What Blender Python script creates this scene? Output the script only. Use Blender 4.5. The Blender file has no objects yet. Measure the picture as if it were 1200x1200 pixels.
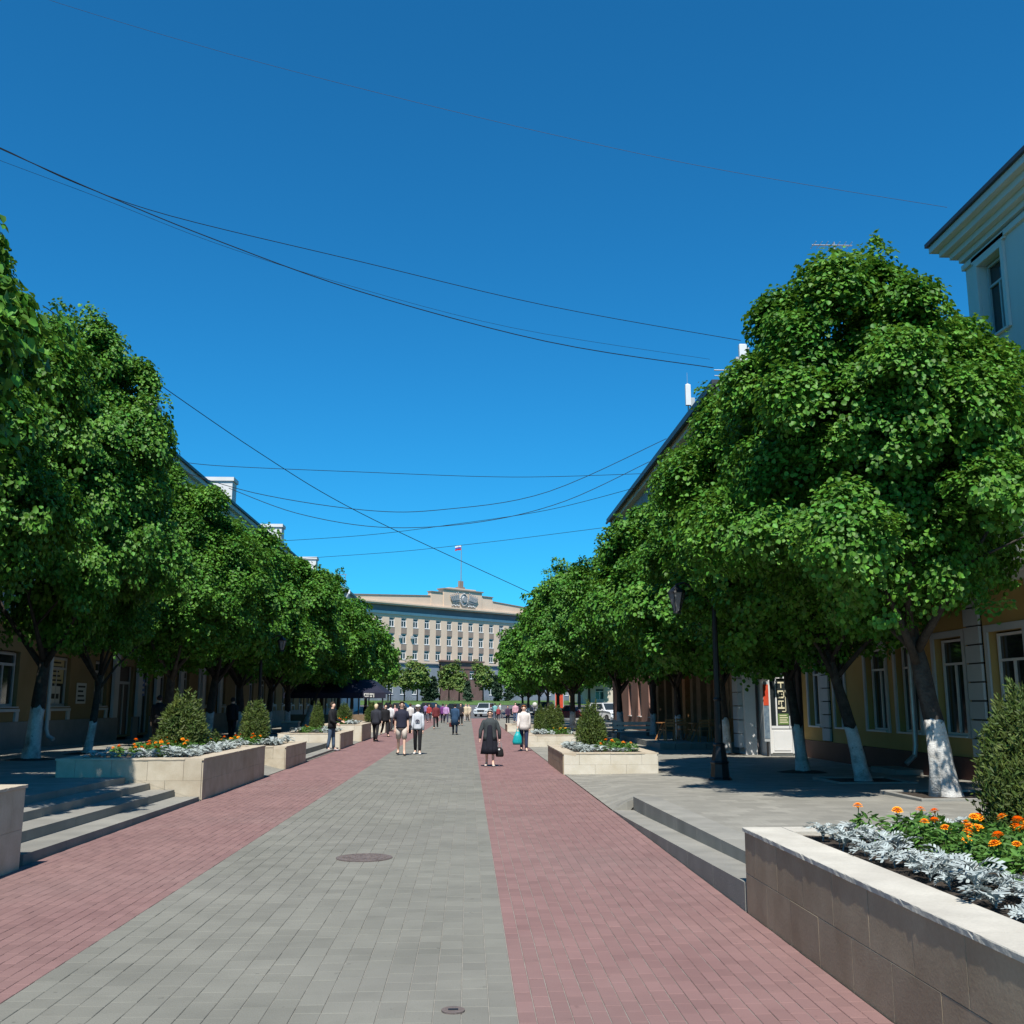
import bpy, bmesh, math, random
import numpy as np
from mathutils import Vector, Matrix

R = math.radians
scene = bpy.context.scene
COL = scene.collection

# ------------------------------------------------------------------ camera, sky, sun, exposure
CAM_H = 1.8
PITCH, YAW, FPX = R(10.53), R(-2.39), 1200.0
cam_d = bpy.data.cameras.new('camera')
cam = bpy.data.objects.new('camera', cam_d)
COL.objects.link(cam)
cam.location = (0, 0, CAM_H)
cam.rotation_euler = (R(90) + PITCH, 0, YAW)
cam_d.sensor_fit = 'HORIZONTAL'
cam_d.angle = 2 * math.atan(600.0 / FPX)
cam_d.clip_start = 0.1
cam_d.clip_end = 6000
scene.camera = cam

SUN_EL, SUN_AZ = R(57), R(7)          # behind the camera, a little to its left
world = bpy.data.worlds.new('World')
scene.world = world
world.use_nodes = True
wn = world.node_tree
for n in list(wn.nodes):
    wn.nodes.remove(n)
w_out = wn.nodes.new('ShaderNodeOutputWorld')
w_bg = wn.nodes.new('ShaderNodeBackground')
sky = wn.nodes.new('ShaderNodeTexSky')
sky.sky_type = 'NISHITA'
sky.sun_disc = False
sky.sun_elevation = SUN_EL
sky.sun_rotation = R(180) + SUN_AZ
sky.altitude = 200
sky.air_density = 1.0
sky.dust_density = 0.05
sky.ozone_density = 3.0
w_bg.inputs['Strength'].default_value = 0.1
w_tint = wn.nodes.new('ShaderNodeMix')           # clear-air blue of the photograph, the same all over the dome
w_tint.data_type = 'RGBA'
w_tint.blend_type = 'MULTIPLY'
w_tint.inputs['Factor'].default_value = 1.0
w_tint.inputs[7].default_value = (.105, .70, 1.0, 1)
wn.links.new(sky.outputs[0], w_tint.inputs[6])
wn.links.new(w_tint.outputs[2], w_bg.inputs[0])
wn.links.new(w_bg.outputs[0], w_out.inputs[0])

sun_d = bpy.data.lights.new('sun', 'SUN')
sun_d.energy = 5.0
sun_d.angle = R(0.53)
sun_d.color = (1.0, 0.955, 0.88)
sun = bpy.data.objects.new('sun', sun_d)
COL.objects.link(sun)
SUN_DIR = Vector((-math.sin(SUN_AZ) * math.cos(SUN_EL), -math.cos(SUN_AZ) * math.cos(SUN_EL), math.sin(SUN_EL)))
sun.rotation_euler = SUN_DIR.to_track_quat('Z', 'Y').to_euler()
sun.location = (0, -20, 60)

scene.view_settings.view_transform = 'Standard'
scene.view_settings.look = 'None'
scene.view_settings.exposure = 0.55
scene.view_settings.gamma = 1.0
scene.view_settings.use_curve_mapping = False
scene.render.engine = 'CYCLES'
scene.cycles.max_bounces = 6
scene.cycles.diffuse_bounces = 3
scene.cycles.transparent_max_bounces = 4

CAM_M = Matrix.Translation((0, 0, CAM_H)) @ cam.rotation_euler.to_matrix().to_4x4()


def W(u, v, Y=None, X=None, z=None):
    """world point seen at photograph pixel (u, v) at a given street distance, side offset or height"""
    d = CAM_M.to_3x3() @ Vector(((u - 600) / FPX, (600 - v) / FPX, -1.0))
    o = Vector((0, 0, CAM_H))
    if Y is not None:
        t = Y / d.y
    elif X is not None:
        t = X / d.x
    else:
        t = (z - CAM_H) / d.z
    return o + d * t


# ------------------------------------------------------------------ materials
MATS = {}
ALB = .8


def mat(name, c1, c2=None, rough=0.8, scale=3.0, bump=0.0, bscale=60.0, rnd=0.0, spec=0.3, metal=0.0,
        fine=0.12, c3=None, stain=0.0, trans=0.0, hue=0.0, spots=0.0):
    """procedural material: two-tone noise, fine grain, per-piece variation, optional stains and bump"""
    if not trans:
        c1, c2 = [x * ALB for x in c1], [x * ALB for x in (c2 or c1)]
        c3 = [x * ALB for x in c3] if c3 else None
    m = bpy.data.materials.new(name)
    MATS[name] = m
    m.use_nodes = True
    nt = m.node_tree
    N, L = nt.nodes, nt.links
    b = N['Principled BSDF']
    b.inputs['Roughness'].default_value = rough
    b.inputs['Metallic'].default_value = metal
    b.inputs['Specular IOR Level'].default_value = spec
    geo = N.new('ShaderNodeNewGeometry')
    nz = N.new('ShaderNodeTexNoise')
    nz.inputs['Scale'].default_value = scale
    nz.inputs['Detail'].default_value = 5
    L.new(geo.outputs['Position'], nz.inputs['Vector'])
    rp = N.new('ShaderNodeValToRGB')
    rp.color_ramp.elements[0].position = 0.3
    rp.color_ramp.elements[1].position = 0.7
    rp.color_ramp.elements[0].color = (*c1, 1)
    rp.color_ramp.elements[1].color = (*(c2 or c1), 1)
    L.new(nz.outputs['Fac'], rp.inputs[0])
    out = rp.outputs[0]
    if c3 is not None:
        n3 = N.new('ShaderNodeTexNoise')
        n3.inputs['Scale'].default_value = scale * 0.23
        n3.inputs['Detail'].default_value = 8
        L.new(geo.outputs['Position'], n3.inputs['Vector'])
        r3 = N.new('ShaderNodeValToRGB')
        r3.color_ramp.elements[0].position = 0.48
        r3.color_ramp.elements[1].position = 0.72
        r3.color_ramp.elements[1].color = (stain, stain, stain, 1)
        L.new(n3.outputs['Fac'], r3.inputs[0])
        mx = N.new('ShaderNodeMix')
        mx.data_type = 'RGBA'
        L.new(r3.outputs[0], mx.inputs['Factor'])
        L.new(out, mx.inputs[6])
        mx.inputs[7].default_value = (*c3, 1)
        out = mx.outputs[2]
    hs = N.new('ShaderNodeHueSaturation')
    L.new(out, hs.inputs['Color'])
    nf = N.new('ShaderNodeTexNoise')
    nf.inputs['Scale'].default_value = bscale
    nf.inputs['Detail'].default_value = 4
    L.new(geo.outputs['Position'], nf.inputs['Vector'])
    ma = N.new('ShaderNodeMath')
    ma.operation = 'MULTIPLY_ADD'
    L.new(nf.outputs['Fac'], ma.inputs[0])
    ma.inputs[1].default_value = 2 * fine
    ma.inputs[2].default_value = 1 - fine
    val = ma.outputs[0]
    if spots:                                    # trodden dirt and old chewing gum
        for sc_, lo_, hi_, k_ in ((3.1, .5, .7, spots * .35), (.45, .45, .65, spots * .3), (13.0, .69, .73, spots * 1.2)):
            n5 = N.new('ShaderNodeTexNoise')
            n5.inputs['Scale'].default_value = sc_
            n5.inputs['Detail'].default_value = 3
            L.new(geo.outputs['Position'], n5.inputs['Vector'])
            r5 = N.new('ShaderNodeMapRange')
            r5.inputs['From Min'].default_value = lo_
            r5.inputs['From Max'].default_value = hi_
            r5.inputs['To Min'].default_value = 1.0
            r5.inputs['To Max'].default_value = 1.0 - k_
            L.new(n5.outputs['Fac'], r5.inputs['Value'])
            m7 = N.new('ShaderNodeMath')
            m7.operation = 'MULTIPLY'
            L.new(val, m7.inputs[0])
            L.new(r5.outputs[0], m7.inputs[1])
            val = m7.outputs[0]
    if rnd or hue:
        oi = N.new('ShaderNodeObjectInfo')
        ad = N.new('ShaderNodeMath')
        ad.operation = 'ADD'
        L.new(geo.outputs['Random Per Island'], ad.inputs[0])
        L.new(oi.outputs['Random'], ad.inputs[1])
        fr = N.new('ShaderNodeMath')
        fr.operation = 'FRACT'
        L.new(ad.outputs[0], fr.inputs[0])
        m2 = N.new('ShaderNodeMath')
        m2.operation = 'MULTIPLY_ADD'
        L.new(fr.outputs[0], m2.inputs[0])
        m2.inputs[1].default_value = 2 * rnd
        m2.inputs[2].default_value = 1 - rnd
        m3 = N.new('ShaderNodeMath')
        m3.operation = 'MULTIPLY'
        L.new(m2.outputs[0], m3.inputs[0])
        L.new(val, m3.inputs[1])
        val = m3.outputs[0]
        if hue:
            m4 = N.new('ShaderNodeMath')
            m4.operation = 'MULTIPLY'
            m4.inputs[1].default_value = 7.31
            L.new(fr.outputs[0], m4.inputs[0])
            m5 = N.new('ShaderNodeMath')
            m5.operation = 'FRACT'
            L.new(m4.outputs[0], m5.inputs[0])
            m6 = N.new('ShaderNodeMath')
            m6.operation = 'MULTIPLY_ADD'
            L.new(m5.outputs[0], m6.inputs[0])
            m6.inputs[1].default_value = 2 * hue
            m6.inputs[2].default_value = 0.5 - hue
            L.new(m6.outputs[0], hs.inputs['Hue'])
    L.new(val, hs.inputs['Value'])
    L.new(hs.outputs[0], b.inputs['Base Color'])
    if bump:
        bp = N.new('ShaderNodeBump')
        bp.inputs['Strength'].default_value = bump
        bp.inputs['Distance'].default_value = 0.02
        L.new(nf.outputs['Fac'], bp.inputs['Height'])
        L.new(bp.outputs[0], b.inputs['Normal'])
    if trans:
        tr = N.new('ShaderNodeBsdfTranslucent')
        hs2 = N.new('ShaderNodeHueSaturation')
        hs2.inputs['Value'].default_value = 1.5
        hs2.inputs['Hue'].default_value = 0.475
        L.new(hs.outputs[0], hs2.inputs['Color'])
        L.new(hs2.outputs[0], tr.inputs['Color'])
        ms = N.new('ShaderNodeMixShader')
        ms.inputs[0].default_value = trans
        L.new(b.outputs[0], ms.inputs[1])
        L.new(tr.outputs[0], ms.inputs[2])
        L.new(ms.outputs[0], N['Material Output'].inputs['Surface'])
    return m


def brick_mat(name, cols, mortar, bw, bh, rot=0.0, rough=0.85, offset=0.5):
    """small-unit paving too far away to build piece by piece"""
    m = mat(name, cols[0], cols[1], rough=rough, scale=1.2, fine=0.15, bscale=25)
    nt = m.node_tree
    N, L = nt.nodes, nt.links
    geo = [n for n in N if n.type == 'NEW_GEOMETRY'][0]
    hs = [n for n in N if n.type == 'HUE_SAT'][0]
    mp = N.new('ShaderNodeMapping')
    mp.inputs['Rotation'].default_value = (0, 0, rot)
    L.new(geo.outputs['Position'], mp.inputs['Vector'])
    bt = N.new('ShaderNodeTexBrick')
    bt.offset = offset
    bt.inputs['Scale'].default_value = 1.0
    bt.inputs['Brick Width'].default_value = bw
    bt.inputs['Row Height'].default_value = bh
    bt.inputs['Mortar Size'].default_value = 0.006
    bt.inputs['Color1'].default_value = (0.84, 0.84, 0.84, 1)
    bt.inputs['Color2'].default_value = (1.12, 1.12, 1.12, 1)
    bt.inputs['Mortar'].default_value = (*mortar, 1)
    L.new(mp.outputs[0], bt.inputs['Vector'])
    mx = N.new('ShaderNodeMix')
    mx.data_type = 'RGBA'
    mx.blend_type = 'MULTIPLY'
    mx.inputs['Factor'].default_value = 1.0
    L.new(hs.outputs[0], mx.inputs[6])
    L.new(bt.outputs['Color'], mx.inputs[7])
    L.new(mx.outputs[2], N['Principled BSDF'].inputs['Base Color'])
    return m


M_GREY = mat('grey_concrete_paver', (.190, .187, .158), (.234, .229, .193), rough=.85, scale=1.1, fine=.12, bscale=90, rnd=.075,
             bump=.25, c3=(.225, .215, .19), stain=.6, spots=.22)
M_RED = mat('red_concrete_paver', (.228, .130, .121), (.268, .160, .146), rough=.85, scale=1.0, fine=.1, bscale=90, rnd=.08, bump=.25,
            c3=(.25, .17, .155), stain=.6, spots=.18)
M_JOINT = mat('paving_joint_sand', (.36, .34, .30), (.26, .25, .22), scale=9, fine=.2)
M_GREYFAR = brick_mat('grey_paving_far', [(.184, .181, .155), (.226, .221, .188)], (1.1, 1.08, 1.0), .21, .16, rot=R(90))
M_REDFAR = brick_mat('red_paving_far', [(.228, .126, .119), (.268, .155, .144)], (1.1, 1.15, 1.15), .21, .105, rot=R(90))
M_PLAZA = brick_mat('plaza_paving', [(.245, .235, .200), (.30, .286, .244)], (.9, .9, .9), .3, .3)
M_ASPH = mat('asphalt', (.10, .10, .105), (.14, .14, .14), scale=.6, fine=.2, bscale=40)
M_STEP = mat('step_concrete', (.25, .243, .212), (.325, .312, .272), scale=2.2, fine=.15, bscale=70, bump=.3, rnd=.05, c3=(.17, .165, .15), stain=.7)
M_SLAB = mat('travertine_slab', (.47, .40, .29), (.58, .51, .39), rough=.6, scale=4, fine=.14, bscale=45, rnd=.05, bump=.12, c3=(.36, .27, .17), stain=.55)
M_SLABL = mat('pale_travertine_slab', (.60, .55, .44), (.70, .65, .55), rough=.6, scale=4, fine=.12, bscale=45, rnd=.04, bump=.12, c3=(.45, .36, .22), stain=.5)
M_SLABB = mat('brown_stone_slab', (.29, .22, .14), (.40, .315, .21), rough=.5, scale=3.2, fine=.16, bscale=55, rnd=.07, bump=.1, c3=(.33, .27, .19), stain=.55)
M_CAP = mat('capstone', (.50, .47, .40), (.62, .585, .50), rough=.75, scale=3, fine=.12, bscale=50, bump=.2, rnd=.04, c3=(.40, .36, .30), stain=.5)
M_CAPB = mat('capstone_beige', (.50, .42, .31), (.58, .50, .38), rough=.7, scale=3, fine=.12, bscale=50, bump=.2, rnd=.04)
M_SOIL = mat('dark_soil', (.035, .027, .02), (.07, .055, .042), rough=.95, scale=14, fine=.4, bscale=60, bump=1.0)
M_CORE = mat('planter_core', (.2, .17, .13), (.26, .22, .17), scale=4)
M_LEAF = mat('linden_leaf', (.040, .140, .013), (.092, .225, .024), rough=.55, scale=.9, fine=.05, rnd=.42, spec=.3, trans=.22, hue=.014)
M_LEAF2 = mat('far_leaf', (.03, .082, .018), (.05, .115, .024), rough=.5, scale=.5, fine=.05, rnd=.4, spec=.35, trans=.27, hue=.02)
M_BIRCH = mat('pale_tree_leaf', (.085, .15, .03), (.14, .21, .05), rough=.55, scale=.5, fine=.05, rnd=.35, trans=.25, hue=.02)
M_SPRUCE = mat('spruce_needle', (.03, .068, .036), (.05, .095, .05), rough=.6, scale=.6, rnd=.35)
M_THUJA = mat('thuja_scale_leaf', (.036, .07, .012), (.085, .115, .02), rough=.6, scale=3, fine=.05, rnd=.45, trans=.15, hue=.02)
M_BARK = mat('linden_bark', (.032, .026, .022), (.07, .06, .05), rough=.95, scale=7, fine=.4, bscale=28, bump=1.0)
M_LIME = mat('limewash', (.60, .59, .55), (.72, .71, .67), rough=.9, scale=16, fine=.3, bscale=34, bump=1.0, c3=(.2, .18, .15), stain=.85, spots=.5)
M_HERB = mat('marigold_leaf', (.05, .13, .02), (.085, .19, .03), rough=.6, scale=8, rnd=.35, trans=.2)
M_SILVER = mat('silver_leaf', (.27, .31, .30), (.38, .42, .40), rough=.8, scale=9, rnd=.22, trans=.1)
M_BLOOM = mat('marigold_petal', (.90, .27, .004), (.98, .40, .008), rough=.6, scale=40, rnd=.2, trans=.1)
M_BLOOMY = mat('yellow_petal', (.9, .5, .02), (.95, .6, .05), rough=.6, scale=40, rnd=.2)
M_OCHRE = mat('ochre_plaster', (.50, .33, .11), (.56, .38, .14), rough=.9, scale=1.2, fine=.07, bscale=70, bump=.1, c3=(.42, .29, .11), stain=.4)
M_PALE = mat('pale_plaster', (.60, .63, .62), (.66, .68, .67), rough=.9, scale=.8, fine=.06, bscale=60, bump=.1, c3=(.5, .53, .52), stain=.4)
M_WHITE = mat('white_plaster', (.70, .70, .68), (.78, .78, .76), rough=.8, scale=1.4, fine=.07, bscale=60, c3=(.55, .54, .5), stain=.3)
M_PLINTH = mat('brown_plinth', (.10, .042, .035), (.14, .06, .048), rough=.7, scale=2, fine=.15)
M_GPLINTH = mat('grey_plinth', (.22, .22, .215), (.28, .28, .27), scale=2, fine=.15)
M_QUOIN = mat('quoin_grey', (.50, .53, .54), (.58, .60, .6), rough=.85, scale=2, fine=.07, rnd=.05)
M_GLASS = mat('window_glass', (.018, .024, .027), (.03, .038, .04), rough=.06, scale=.9, fine=.05, spec=.6)
M_FRAME = mat('window_frame_white', (.72, .73, .72), (.78, .78, .77), rough=.5, scale=5, fine=.04)
M_FRAMEG = mat('window_frame_grey', (.42, .44, .44), (.47, .49, .49), rough=.5, scale=5, fine=.04)
M_ROOF = mat('dark_roof_metal', (.045, .05, .06), (.07, .075, .085), rough=.5, scale=1, metal=.3)
M_GREENROOF = mat('green_roof_metal', (.12, .2, .17), (.16, .25, .21), rough=.5, scale=1)
M_STONE = mat('gov_render', (.74, .57, .43), (.80, .63, .48), rough=.9, scale=.35, fine=.08, bscale=9)
M_SPAN = mat('gov_spandrel', (.30, .23, .19), (.36, .29, .24), rough=.9, scale=.8, fine=.1)
M_GRAN = mat('gov_grey_base', (.22, .26, .30), (.29, .33, .37), rough=.7, scale=.5, fine=.12, bscale=8)
M_PORT = mat('gov_brown_granite', (.17, .105, .085), (.24, .15, .12), rough=.6, scale=.8, fine=.15)
M_FRIEZE = mat('gov_shade_and_ledge', (.17, .185, .21), (.22, .235, .26), rough=.85, scale=.4, fine=.1)  # cornice shadow on the frieze put into this blue-grey; also used for the ledge
M_RELIEF = mat('relief_metal', (.34, .35, .36), (.50, .51, .51), rough=.6, scale=2.0, metal=.3, fine=.25, bscale=6)
M_IRON = mat('black_iron', (.012, .012, .013), (.02, .02, .02), rough=.5, scale=12, spec=.4)
M_RUST = mat('cast_iron_cover', (.12, .095, .085), (.19, .155, .14), rough=.7, scale=9, fine=.3, bscale=60, bump=.5)
M_ZINC = mat('zinc', (.42, .45, .47), (.55, .57, .58), rough=.4, scale=6, metal=.7)
M_WOOD = mat('oiled_wood', (.36, .155, .055), (.50, .24, .09), rough=.6, scale=5, fine=.2, bscale=30, rnd=.15)
M_WOODD = mat('weathered_wood', (.22, .15, .09), (.30, .21, .13), rough=.8, scale=4, fine=.2, bscale=20, rnd=.12)
M_WOODW = mat('pale_bench_slat', (.62, .56, .46), (.72, .66, .56), rough=.7, scale=5, fine=.12)
M_PINK = mat('pink_plaster', (.40, .22, .18), (.46, .27, .22), rough=.9, scale=1, fine=.08)
M_VIOL = mat('mauve_wall_shade', (.27, .24, .26), (.32, .29, .3), rough=.9, scale=1, fine=.08)  # mauve carries the shade of a white wall in its colour
M_CABLE = mat('cable_black', (.015, .015, .017), (.02, .02, .02), rough=.6)
M_CABLEL = mat('cable_grey', (.35, .35, .35), (.4, .4, .4), rough=.6)
M_NAVY = mat('navy_canvas', (.012, .014, .032), (.02, .022, .045), rough=.8)
M_GRASS = mat('mown_grass', (.06, .13, .025), (.10, .18, .04), rough=.9, scale=.5, fine=.2, bscale=12)
M_RED2 = mat('red_banner', (.55, .05, .02), (.65, .09, .03), rough=.6)
M_PAPER = mat('paper_white', (.6, .6, .55), (.68, .67, .62), rough=.8)
M_PAPERY = mat('paper_cream', (.5, .43, .22), (.6, .52, .3), rough=.8)
M_INK = mat('ink_dark', (.03, .03, .03), (.05, .05, .05), rough=.8)
M_CREAM = mat('cream_lettering', (.72, .66, .45), (.78, .72, .5), rough=.7)
M_BLUE = mat('blue_sign', (.03, .1, .35), (.05, .14, .42), rough=.5)
M_GREENP = mat('green_poster', (.12, .2, .06), (.18, .27, .09), rough=.6)
M_SKIN = mat('skin', (.74, .47, .35), (.82, .54, .41), rough=.55, scale=9, fine=.06)
M_TYRE = mat('rubber', (.012, .012, .012), (.02, .02, .02), rough=.85)
M_RIM = mat('alloy', (.4, .4, .42), (.5, .5, .5), rough=.3, metal=.9)
M_CHROME = mat('chrome_lamp', (.65, .68, .7), (.8, .8, .8), rough=.15, spec=.8)
_cc = {}


def cloth(r, g, b, rough=.85):
    k = (r, g, b)
    if k not in _cc:
        _cc[k] = mat('cloth_%02d' % len(_cc), (r * .9, g * .9, b * .9), (min(1, r * 1.12), min(1, g * 1.12), min(1, b * 1.12)), rough=rough,
                     scale=14, fine=.12, bscale=50, bump=.3)
    return _cc[k]


# ------------------------------------------------------------------ mesh and object helpers
class MB:
    """collects geometry for one mesh object"""

    def __init__(s):
        s.v, s.f, s.mi, s.cur = [], [], [], 0

    def add(s, vs, fs):
        n = len(s.v)
        s.v.extend([tuple(p) for p in vs])
        s.f.extend([tuple(i + n for i in f) for f in fs])
        s.mi.extend([s.cur] * len(fs))

    def quad(s, a, b, c, d):
        s.add([a, b, c, d], [(0, 1, 2, 3)])

    def hexa(s, p):          # 4 bottom, 4 top
        s.add(p, [(3, 2, 1, 0), (4, 5, 6, 7), (0, 1, 5, 4), (1, 2, 6, 5), (2, 3, 7, 6), (3, 0, 4, 7)])

    def box(s, x0, x1, y0, y1, z0, z1):
        s.hexa([(x0, y0, z0), (x1, y0, z0), (x1, y1, z0), (x0, y1, z0), (x0, y0, z1), (x1, y0, z1), (x1, y1, z1), (x0, y1, z1)])

    def bbox(s, x0, x1, y0, y1, z0, z1, b=.006):
        """box with its top edges chamfered"""
        zb = z1 - b
        A = [(x0, y0, z0), (x1, y0, z0), (x1, y1, z0), (x0, y1, z0)]
        B = [(x0, y0, zb), (x1, y0, zb), (x1, y1, zb), (x0, y1, zb)]
        C = [(x0 + b, y0 + b, z1), (x1 - b, y0 + b, z1), (x1 - b, y1 - b, z1), (x0 + b, y1 - b, z1)]
        fs = [(8, 9, 10, 11)]
        for i in range(4):
            j = (i + 1) % 4
            fs += [(i, j, 4 + j, 4 + i), (4 + i, 4 + j, 8 + j, 8 + i)]
        s.add(A + B + C, fs)

    def bar(s, a, b, w, h=None):
        """rectangular bar from a to b"""
        a, b = Vector(a), Vector(b)
        h = h or w
        d = (b - a).normalized()
        u = d.cross(Vector((0, 0, 1)))
        if u.length < 1e-3:
            u = Vector((1, 0, 0))
        u.normalize()
        v = u.cross(d)
        q = []
        for c in (a, b):
            q += [c - u * w / 2 - v * h / 2, c + u * w / 2 - v * h / 2, c + u * w / 2 + v * h / 2, c - u * w / 2 + v * h / 2]
        s.hexa(q)

    def tube(s, pts, rad, n=8, cap=True, side=None, jit=0.0, rng=None):
        """tube through pts; rad: number, (a, b) or a list of those"""
        P = [Vector(p) for p in pts]
        k = len(P)
        if not isinstance(rad, list):
            rad = [rad] * k
        rings = []
        u = None
        for i in range(k):
            d = (P[min(i + 1, k - 1)] - P[max(i - 1, 0)])
            d = d.normalized() if d.length > 1e-9 else Vector((0, 0, 1))
            if u is None:
                ref = Vector(side) if side else (Vector((1, 0, 0)) if abs(d.x) < .9 else Vector((0, 1, 0)))
                u = ref
            u = (u - d * u.dot(d)).normalized()
            v = d.cross(u)
            r = rad[i]
            a, b = r if isinstance(r, tuple) else (r, r)
            ring = []
            for j in range(n):
                t = 2 * math.pi * j / n
                e = 1 + (rng.uniform(-jit, jit) if jit else 0)
                ring.append(P[i] + u * (math.cos(t) * a * e) + v * (math.sin(t) * b * e))
            rings.append(ring)
        vs = [p for r in rings for p in r]
        fs = []
        for i in range(k - 1):
            for j in range(n):
                j2 = (j + 1) % n
                fs.append((i * n + j, i * n + j2, (i + 1) * n + j2, (i + 1) * n + j))
        if cap:
            fs.append(tuple(range(n - 1, -1, -1)))
            fs.append(tuple((k - 1) * n + j for j in range(n)))
        s.add(vs, fs)

    def lathe(s, prof, n=12, cx=0, cy=0, cz=0):
        s.tube([(cx, cy, cz + z) for r, z in prof], [max(r, 1e-4) for r, z in prof], n)

    def ball(s, c, r, n=8, m=6):
        c = Vector(c)
        rx, ry, rz = r if isinstance(r, tuple) else (r, r, r)
        vs, fs = [], []
        for i in range(m + 1):
            a = math.pi * i / m
            for j in range(n):
                b = 2 * math.pi * j / n
                vs.append((c.x + rx * math.sin(a) * math.cos(b), c.y + ry * math.sin(a) * math.sin(b), c.z + rz * math.cos(a)))
        for i in range(m):
            for j in range(n):
                j2 = (j + 1) % n
                fs.append((i * n + j, (i + 1) * n + j, (i + 1) * n + j2, i * n + j2))
        s.add(vs, fs)

    def mesh(s, name, mats):
        me = bpy.data.meshes.new(name)
        me.from_pydata(s.v, [], s.f)
        for m in (mats if isinstance(mats, (list, tuple)) else [mats]):
            me.materials.append(m)
        if any(s.mi):
            me.polygons.foreach_set('material_index', s.mi)
        me.update()
        return me

    def build(s, name, mats, parent=None, smooth=False, loc=None):
        me = s.mesh(name, mats)
        if smooth:
            me.polygons.foreach_set('use_smooth', [True] * len(me.polygons))
        return put(name, me, parent, loc)


def put(name, me, parent=None, loc=None, rz=0.0):
    o = bpy.data.objects.new(name, me)
    COL.objects.link(o)
    if parent is not None:
        o.parent = parent
    if loc is not None:
        o.location = loc
    if rz:
        o.rotation_euler = (0, 0, rz)
    return o


def tag(o, label, cat, group=None):
    o['label'] = label
    o['category'] = cat
    if group:
        o['group'] = group
    return o


def struct(o):
    o['kind'] = 'structure'
    return o


def stuff(o):
    o['kind'] = 'stuff'
    return o


def thing(name, label, cat, loc=(0, 0, 0), rz=0.0, group=None):
    return tag(put(name, None, None, loc, rz), label, cat, group)


def rebase(root, loc):
    """move an Empty to its thing's base, parts staying where they are"""
    v = Vector(loc)
    root.location = v
    for c in root.children:
        c.location = Vector(c.location) - v
    return root


def copy_tree(o, loc=None, rz=None, label=None, scale=None, parent=None):
    c = o.copy()
    COL.objects.link(c)
    if parent is not None:
        c.parent = parent
    if loc is not None:
        c.location = loc
    if rz is not None:
        c.rotation_euler = (0, 0, rz)
    if scale is not None:
        c.scale = scale if isinstance(scale, tuple) else (scale,) * 3
    if label:
        c['label'] = label
    for ch in list(o.children):
        copy_tree(ch, parent=c)
    return c


def np_mesh(name, V, quads, material, smooth=False):
    me = bpy.data.meshes.new(name)
    nq = len(quads)
    me.vertices.add(len(V))
    me.vertices.foreach_set('co', np.asarray(V, dtype=np.float32).ravel())
    me.loops.add(nq * 4)
    me.loops.foreach_set('vertex_index', np.asarray(quads, dtype=np.int32).ravel())
    me.polygons.add(nq)
    me.polygons.foreach_set('loop_start', np.arange(nq, dtype=np.int32) * 4)
    me.polygons.foreach_set('loop_total', np.full(nq, 4, dtype=np.int32))
    if smooth:
        me.polygons.foreach_set('use_smooth', np.ones(nq, dtype=bool))
    me.materials.append(material)
    me.update()
    me.validate()
    return me


def unit(a):
    return a / np.maximum(np.linalg.norm(a, axis=-1, keepdims=True), 1e-9)


def leaves_geo(C, Nrm, D, length, width, fold=.18):
    """folded six-point leaves: bases C, face normals Nrm, tip directions D"""
    Nrm = unit(Nrm)
    D = unit(D - Nrm * (D * Nrm).sum(-1, keepdims=True))
    S = np.cross(D, Nrm)
    l, w = length[:, None], width[:, None]
    pts = []
    for (sx, sy, sz) in ((0, 0, 0), (.5, .3, 1), (.4, .72, .8), (0, 1, -.25), (-.4, .72, .8), (-.5, .3, 1)):
        pts.append(C + S * (sx * w) + D * (sy * l) + Nrm * (sz * fold * w))
    V = np.stack(pts, 1).reshape(-1, 3)
    b = (np.arange(len(C)) * 6)[:, None]
    q = np.concatenate([b + np.array([[0, 1, 2, 3]]), b + np.array([[0, 3, 4, 5]])], 0)
    return V, q


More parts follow.
